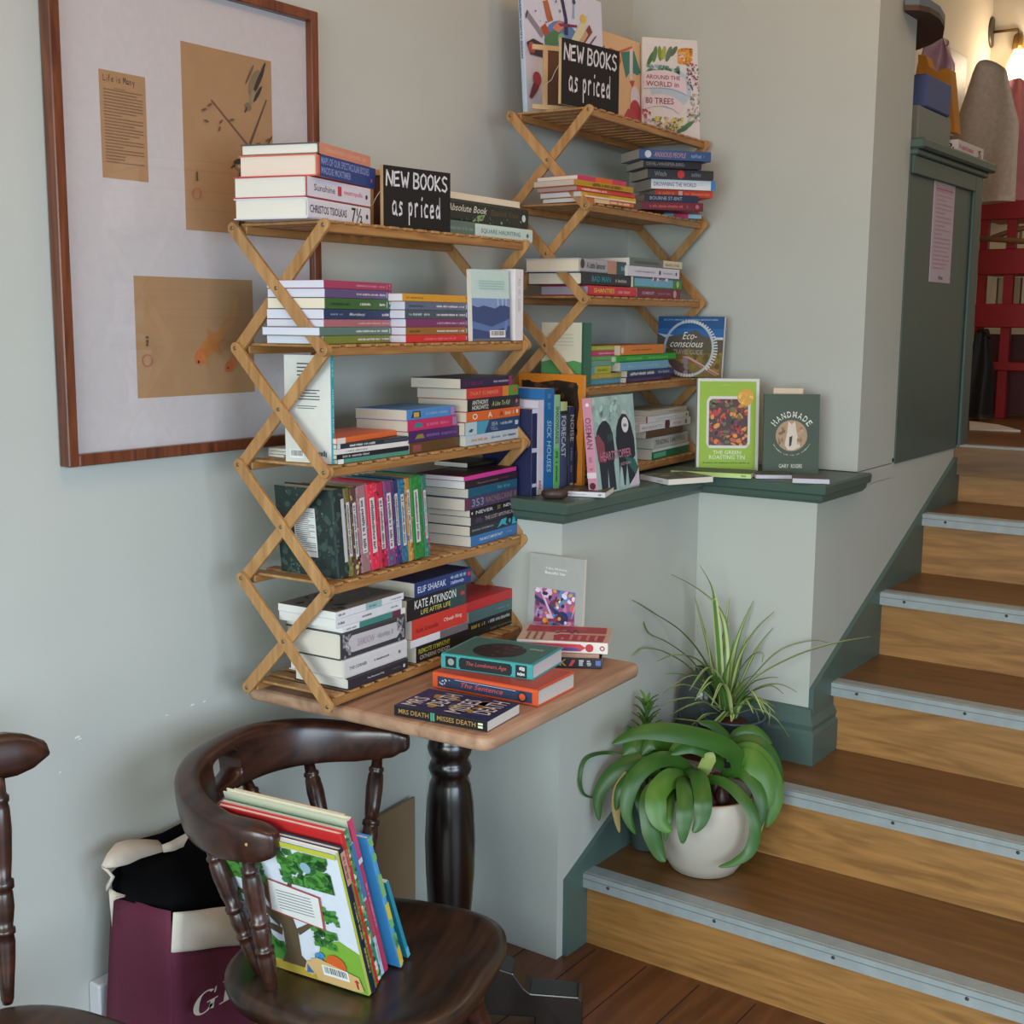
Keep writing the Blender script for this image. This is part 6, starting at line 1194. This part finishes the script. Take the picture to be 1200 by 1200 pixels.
item('wall_shelf', 'rounded dark shelf board high above the upstairs counter', 'shelf', shelfb)
lp = P(1162,38,y=YU-.001); la = thing('wall_lamp', 'brass wall lamp with bare glowing pear bulb in the upstairs corner', 'lamp', Matrix.Translation(lp))
BR = mat('8a6a38', .35, metal=.8, noise=.1, scale=20, name='aged_brass'); bp_ = P(1190,78,x=lp.x-.02)
il = Matrix.Translation(-lp); mb = MB(); mb.lathe([(.001,-.012),(.055,-.012),(.062,-.004),(.062,0)], mat('5c5548',.4,metal=.6,name='lamp_plate'), 26, Matrix.Rotation(PI/2,4,'X') @ Matrix.Scale(-1,4,(0,0,1)) @ Matrix.Scale(1.25,4,(0,1,0))); mb.build('back_plate', la)
j1 = Vector((lp.x, P(1193,38,x=lp.x).y, lp.z)); mb = MB(); mb.tube([il@lp, il@j1, il@Vector((j1.x,j1.y-.005,j1.z-.03))], .007, BR, 10); mb.build('arm', la)
mb = MB(); mb.lathe([(.012,0),(.024,-.01),(.028,-.05),(.03,-.075),(.02,-.08)], BR, 18, il @ Matrix.Translation((j1.x,j1.y-.005,j1.z-.02))); mb.build('lamp_holder', la)
BE = emis('glowing_bulb_glass','ffdca8', 6); mb = MB(); mb.lathe([(.018,0),(.024,-.02),(.046,-.07),(.052,-.105),(.046,-.14),(.028,-.165),(.001,-.172)], BE, 24, il @ Matrix.Translation((j1.x,j1.y-.005,j1.z-.098))); mb.build('bulb', la)
point('bulb_light', (j1.x-.08, j1.y-.10, j1.z-.2), 8, (1,.80,.58), .06)
area('upper_room_lamps', (5.6,-2.2,CZ-.06), (0,0,0), 1.0, 1.0, 20, (1.0,.84,.68))
def drape(m, px0, py0, px1, py1, x, mm, seed, amp=.03):
    a = P(px0,py0,x=x); b = P(px1,py1,x=x); N = 18; vs = []; fs = []; rnd = random.Random(seed); ph = rnd.uniform(0,6)
    for s_ in (0,1):
        for j in range(N+1):
            for i in range(N+1):
                u = i/N; v = j/N; w = .5+.5*min(1, math.sin(PI*min(1,v*1.3+.12))**.5 if v < .3 else 1); sh = (1-((2*u-1)**2)*.5*(1-v)**2)
                y = a.y+(b.y-a.y)*(.5+(u-.5)*(.55+.45*min(1,v*2.5))); z = a.z+(b.z-a.z)*(v if v > .01 else 0)-.05*(1-v)*((2*u-1)**2)
                th = .05*math.sin(PI*u)**.5 if 0 < i < N else 0
                vs.append((x+(th if s_ else -th)+amp*math.sin(9*u+ph+2*v), y, z))
    n = N+1
    for s_ in (0,1):
        o = s_*n*n
        for j in range(N):
            for i in range(N): q_ = (o+j*n+i,o+j*n+i+1,o+(j+1)*n+i+1,o+(j+1)*n+i); fs.append(q_ if s_ else q_[::-1])
    for j in range(N):
        for i in (0,N): fs.append((j*n+i,(j+1)*n+i,n*n+(j+1)*n+i,n*n+j*n+i))
    for i in range(N): fs.append((i,n*n+i,n*n+i+1,i+1)); fs.append((N*n+i,N*n+i+1,n*n+N*n+i+1,n*n+N*n+i))
    m.add(vs, fs, mm, True)
item('quilted_coat', 'pale grey beige quilted coat hanging on the upstairs wall under the lamp', 'coat', lambda m: drape(m, 1120, 77, 1190, 236, 5.36, mat('a5988c',.8,.5,noise=.22,scale=60,name='quilted_fabric'), 3, .02))
item('pink_coat', 'pink and red coat hanging at the right of the quilted coat upstairs', 'coat', lambda m: drape(m, 1166, 95, 1212, 236, 6.97, mat('b0707c',.8,.4,noise=.45,scale=9,name='pink_fabric'), 5))
item('plastic_wrap', 'crumpled pink plastic sheet hanging upstairs beneath the rounded shelf', 'plastic sheet', lambda m: drape(m, 1074, 44, 1120, 110, 4.95, mat('a8889a',.3,.6,noise=.35,scale=20,name='pink_plastic'), 8))
fa = P(1112,54,y=YU-.03); fb = P(1128,165,y=YU-.03)
item('framed_board', 'narrow grey framed board leaning on the wall behind the counter', 'frame', lambda m: m.box((fa.x,YU-.03,fb.z),(fb.x,YU-.001,fa.z), mat('8c8a84',.5), bev=.004))
RED = mat('8e0d14', .45, .05, noise=.12, scale=10, name='red_paint')
rx = 5.95; rp = P(1148,500,z=UPZ); rs = thing('red_shelf_unit', 'bright red painted wooden shelf unit standing upstairs at the right edge', 'shelf unit', Matrix.Translation((rx,rp.y,UPZ)))
ri = Matrix.Translation((-rx,-rp.y,-UPZ)); yl_ = P(1147,300,x=rx).y; yr2 = yl_-.75
mb = MB(); mb.box((rx,yl_-.035,UPZ),(rx+.035,yl_,P(1150,236,x=rx).z),RED,ri); mb.build('post', rs)
ym = P(1178,300,x=rx).y; mb = MB(); mb.box((rx,ym-.04,UPZ),(rx+.035,ym,P(1150,236,x=rx).z),RED,ri); mb.build('post', rs)
mb = MB(); mb.box((rx,yr2,UPZ),(rx+.035,yr2+.035,P(1150,236,x=rx).z),RED,ri); mb.build('post', rs)
for i,(ya,yb_,dep) in enumerate(((236,258,.30),(292,322,.30),(356,384,.32),(424,434,.03))):
    za = P(1160,ya,x=rx).z; zb_ = P(1160,yb_,x=rx).z; mb = MB(); mb.box((rx-.01,yr2,zb_),(rx+dep,yl_,za),RED,ri,bev=.004); mb.build('shelf_rail', rs)
mb = MB(); mb.box((rx+.25,yr2+.04,UPZ+.0),(rx+.27,yl_,P(1160,392,x=rx).z), mat('4a0a0e',.5,name='darkening_red'),ri); mb.build('darkening_panel', rs)  # dark sheet added to put the darkness low in the unit into colour
zc_ = P(1160,356,x=rx).z
for k in range(6):
    y1 = yl_-.055-.034*k; cc = ['b8a88c','a08c70','c8bca4','8c7860','b0a08c','4c3c34'][k]; lab = ['cream spined book, leftmost of upright row on red shelf unit','tan spined book, second in upright row on red shelf unit','pale spined book, third in upright row on red shelf unit','brown spined book, fourth in upright row on red shelf unit','beige spined book, fifth in upright row on red shelf unit','dark spined book, last in upright row on red shelf unit'][k]
    book(frame(Vector((rx+.02,y1,zc_+.001+.115)), Vector((0,0,-1)), Vector((1,0,0)), Vector((0,-1,0))), .115, .10, .026, 'p', cc, lab, group='upright books on the red unit')
def curved(m):
    z0 = P(1160,290,x=rx).z+.012; W_ = mat('7a5434',.5,noise=.2,scale=14,name='bentwood'); pts = [(rx+.02+.0*t, yl_-.02-.05*t, z0+.02+.055*math.sin(PI*t/9)) for t in range(10)]; m.tube(pts, .012, W_, 10)
    m.tube([(rx+.0,yl_-.0,z0+.03),(rx-.01,yl_-.2,z0+.01),(rx-.01,yl_-.4,z0+.0)], .013, W_, 10)
    for t in (3,5,6): p = pts[t]; m.tube([p,(p[0],p[1],z0)], .006, W_, 8)
item('bentwood_chair_back', 'brown bentwood chair back resting on the red shelf unit', 'chair', curved)
item('black_bag', 'black bag hanging in front of the red shelf unit near its foot', 'bag', lambda m: drape(m, 1136, 385, 1162, 490, rx-.12, mat('0b0a0b',.6,.2,name='black_leather'), 9, .01))
item('white_board', 'white flat board lying on the upstairs floor near the top step', 'board', lambda m: m.prism([(P(*p,z=UPZ).x,P(*p,z=UPZ).y) for p in ((1136,503.5),(1196,506),(1170,499),(1136,495))], UPZ-.0015, UPZ+.006, mat('c8beb4',.6)))
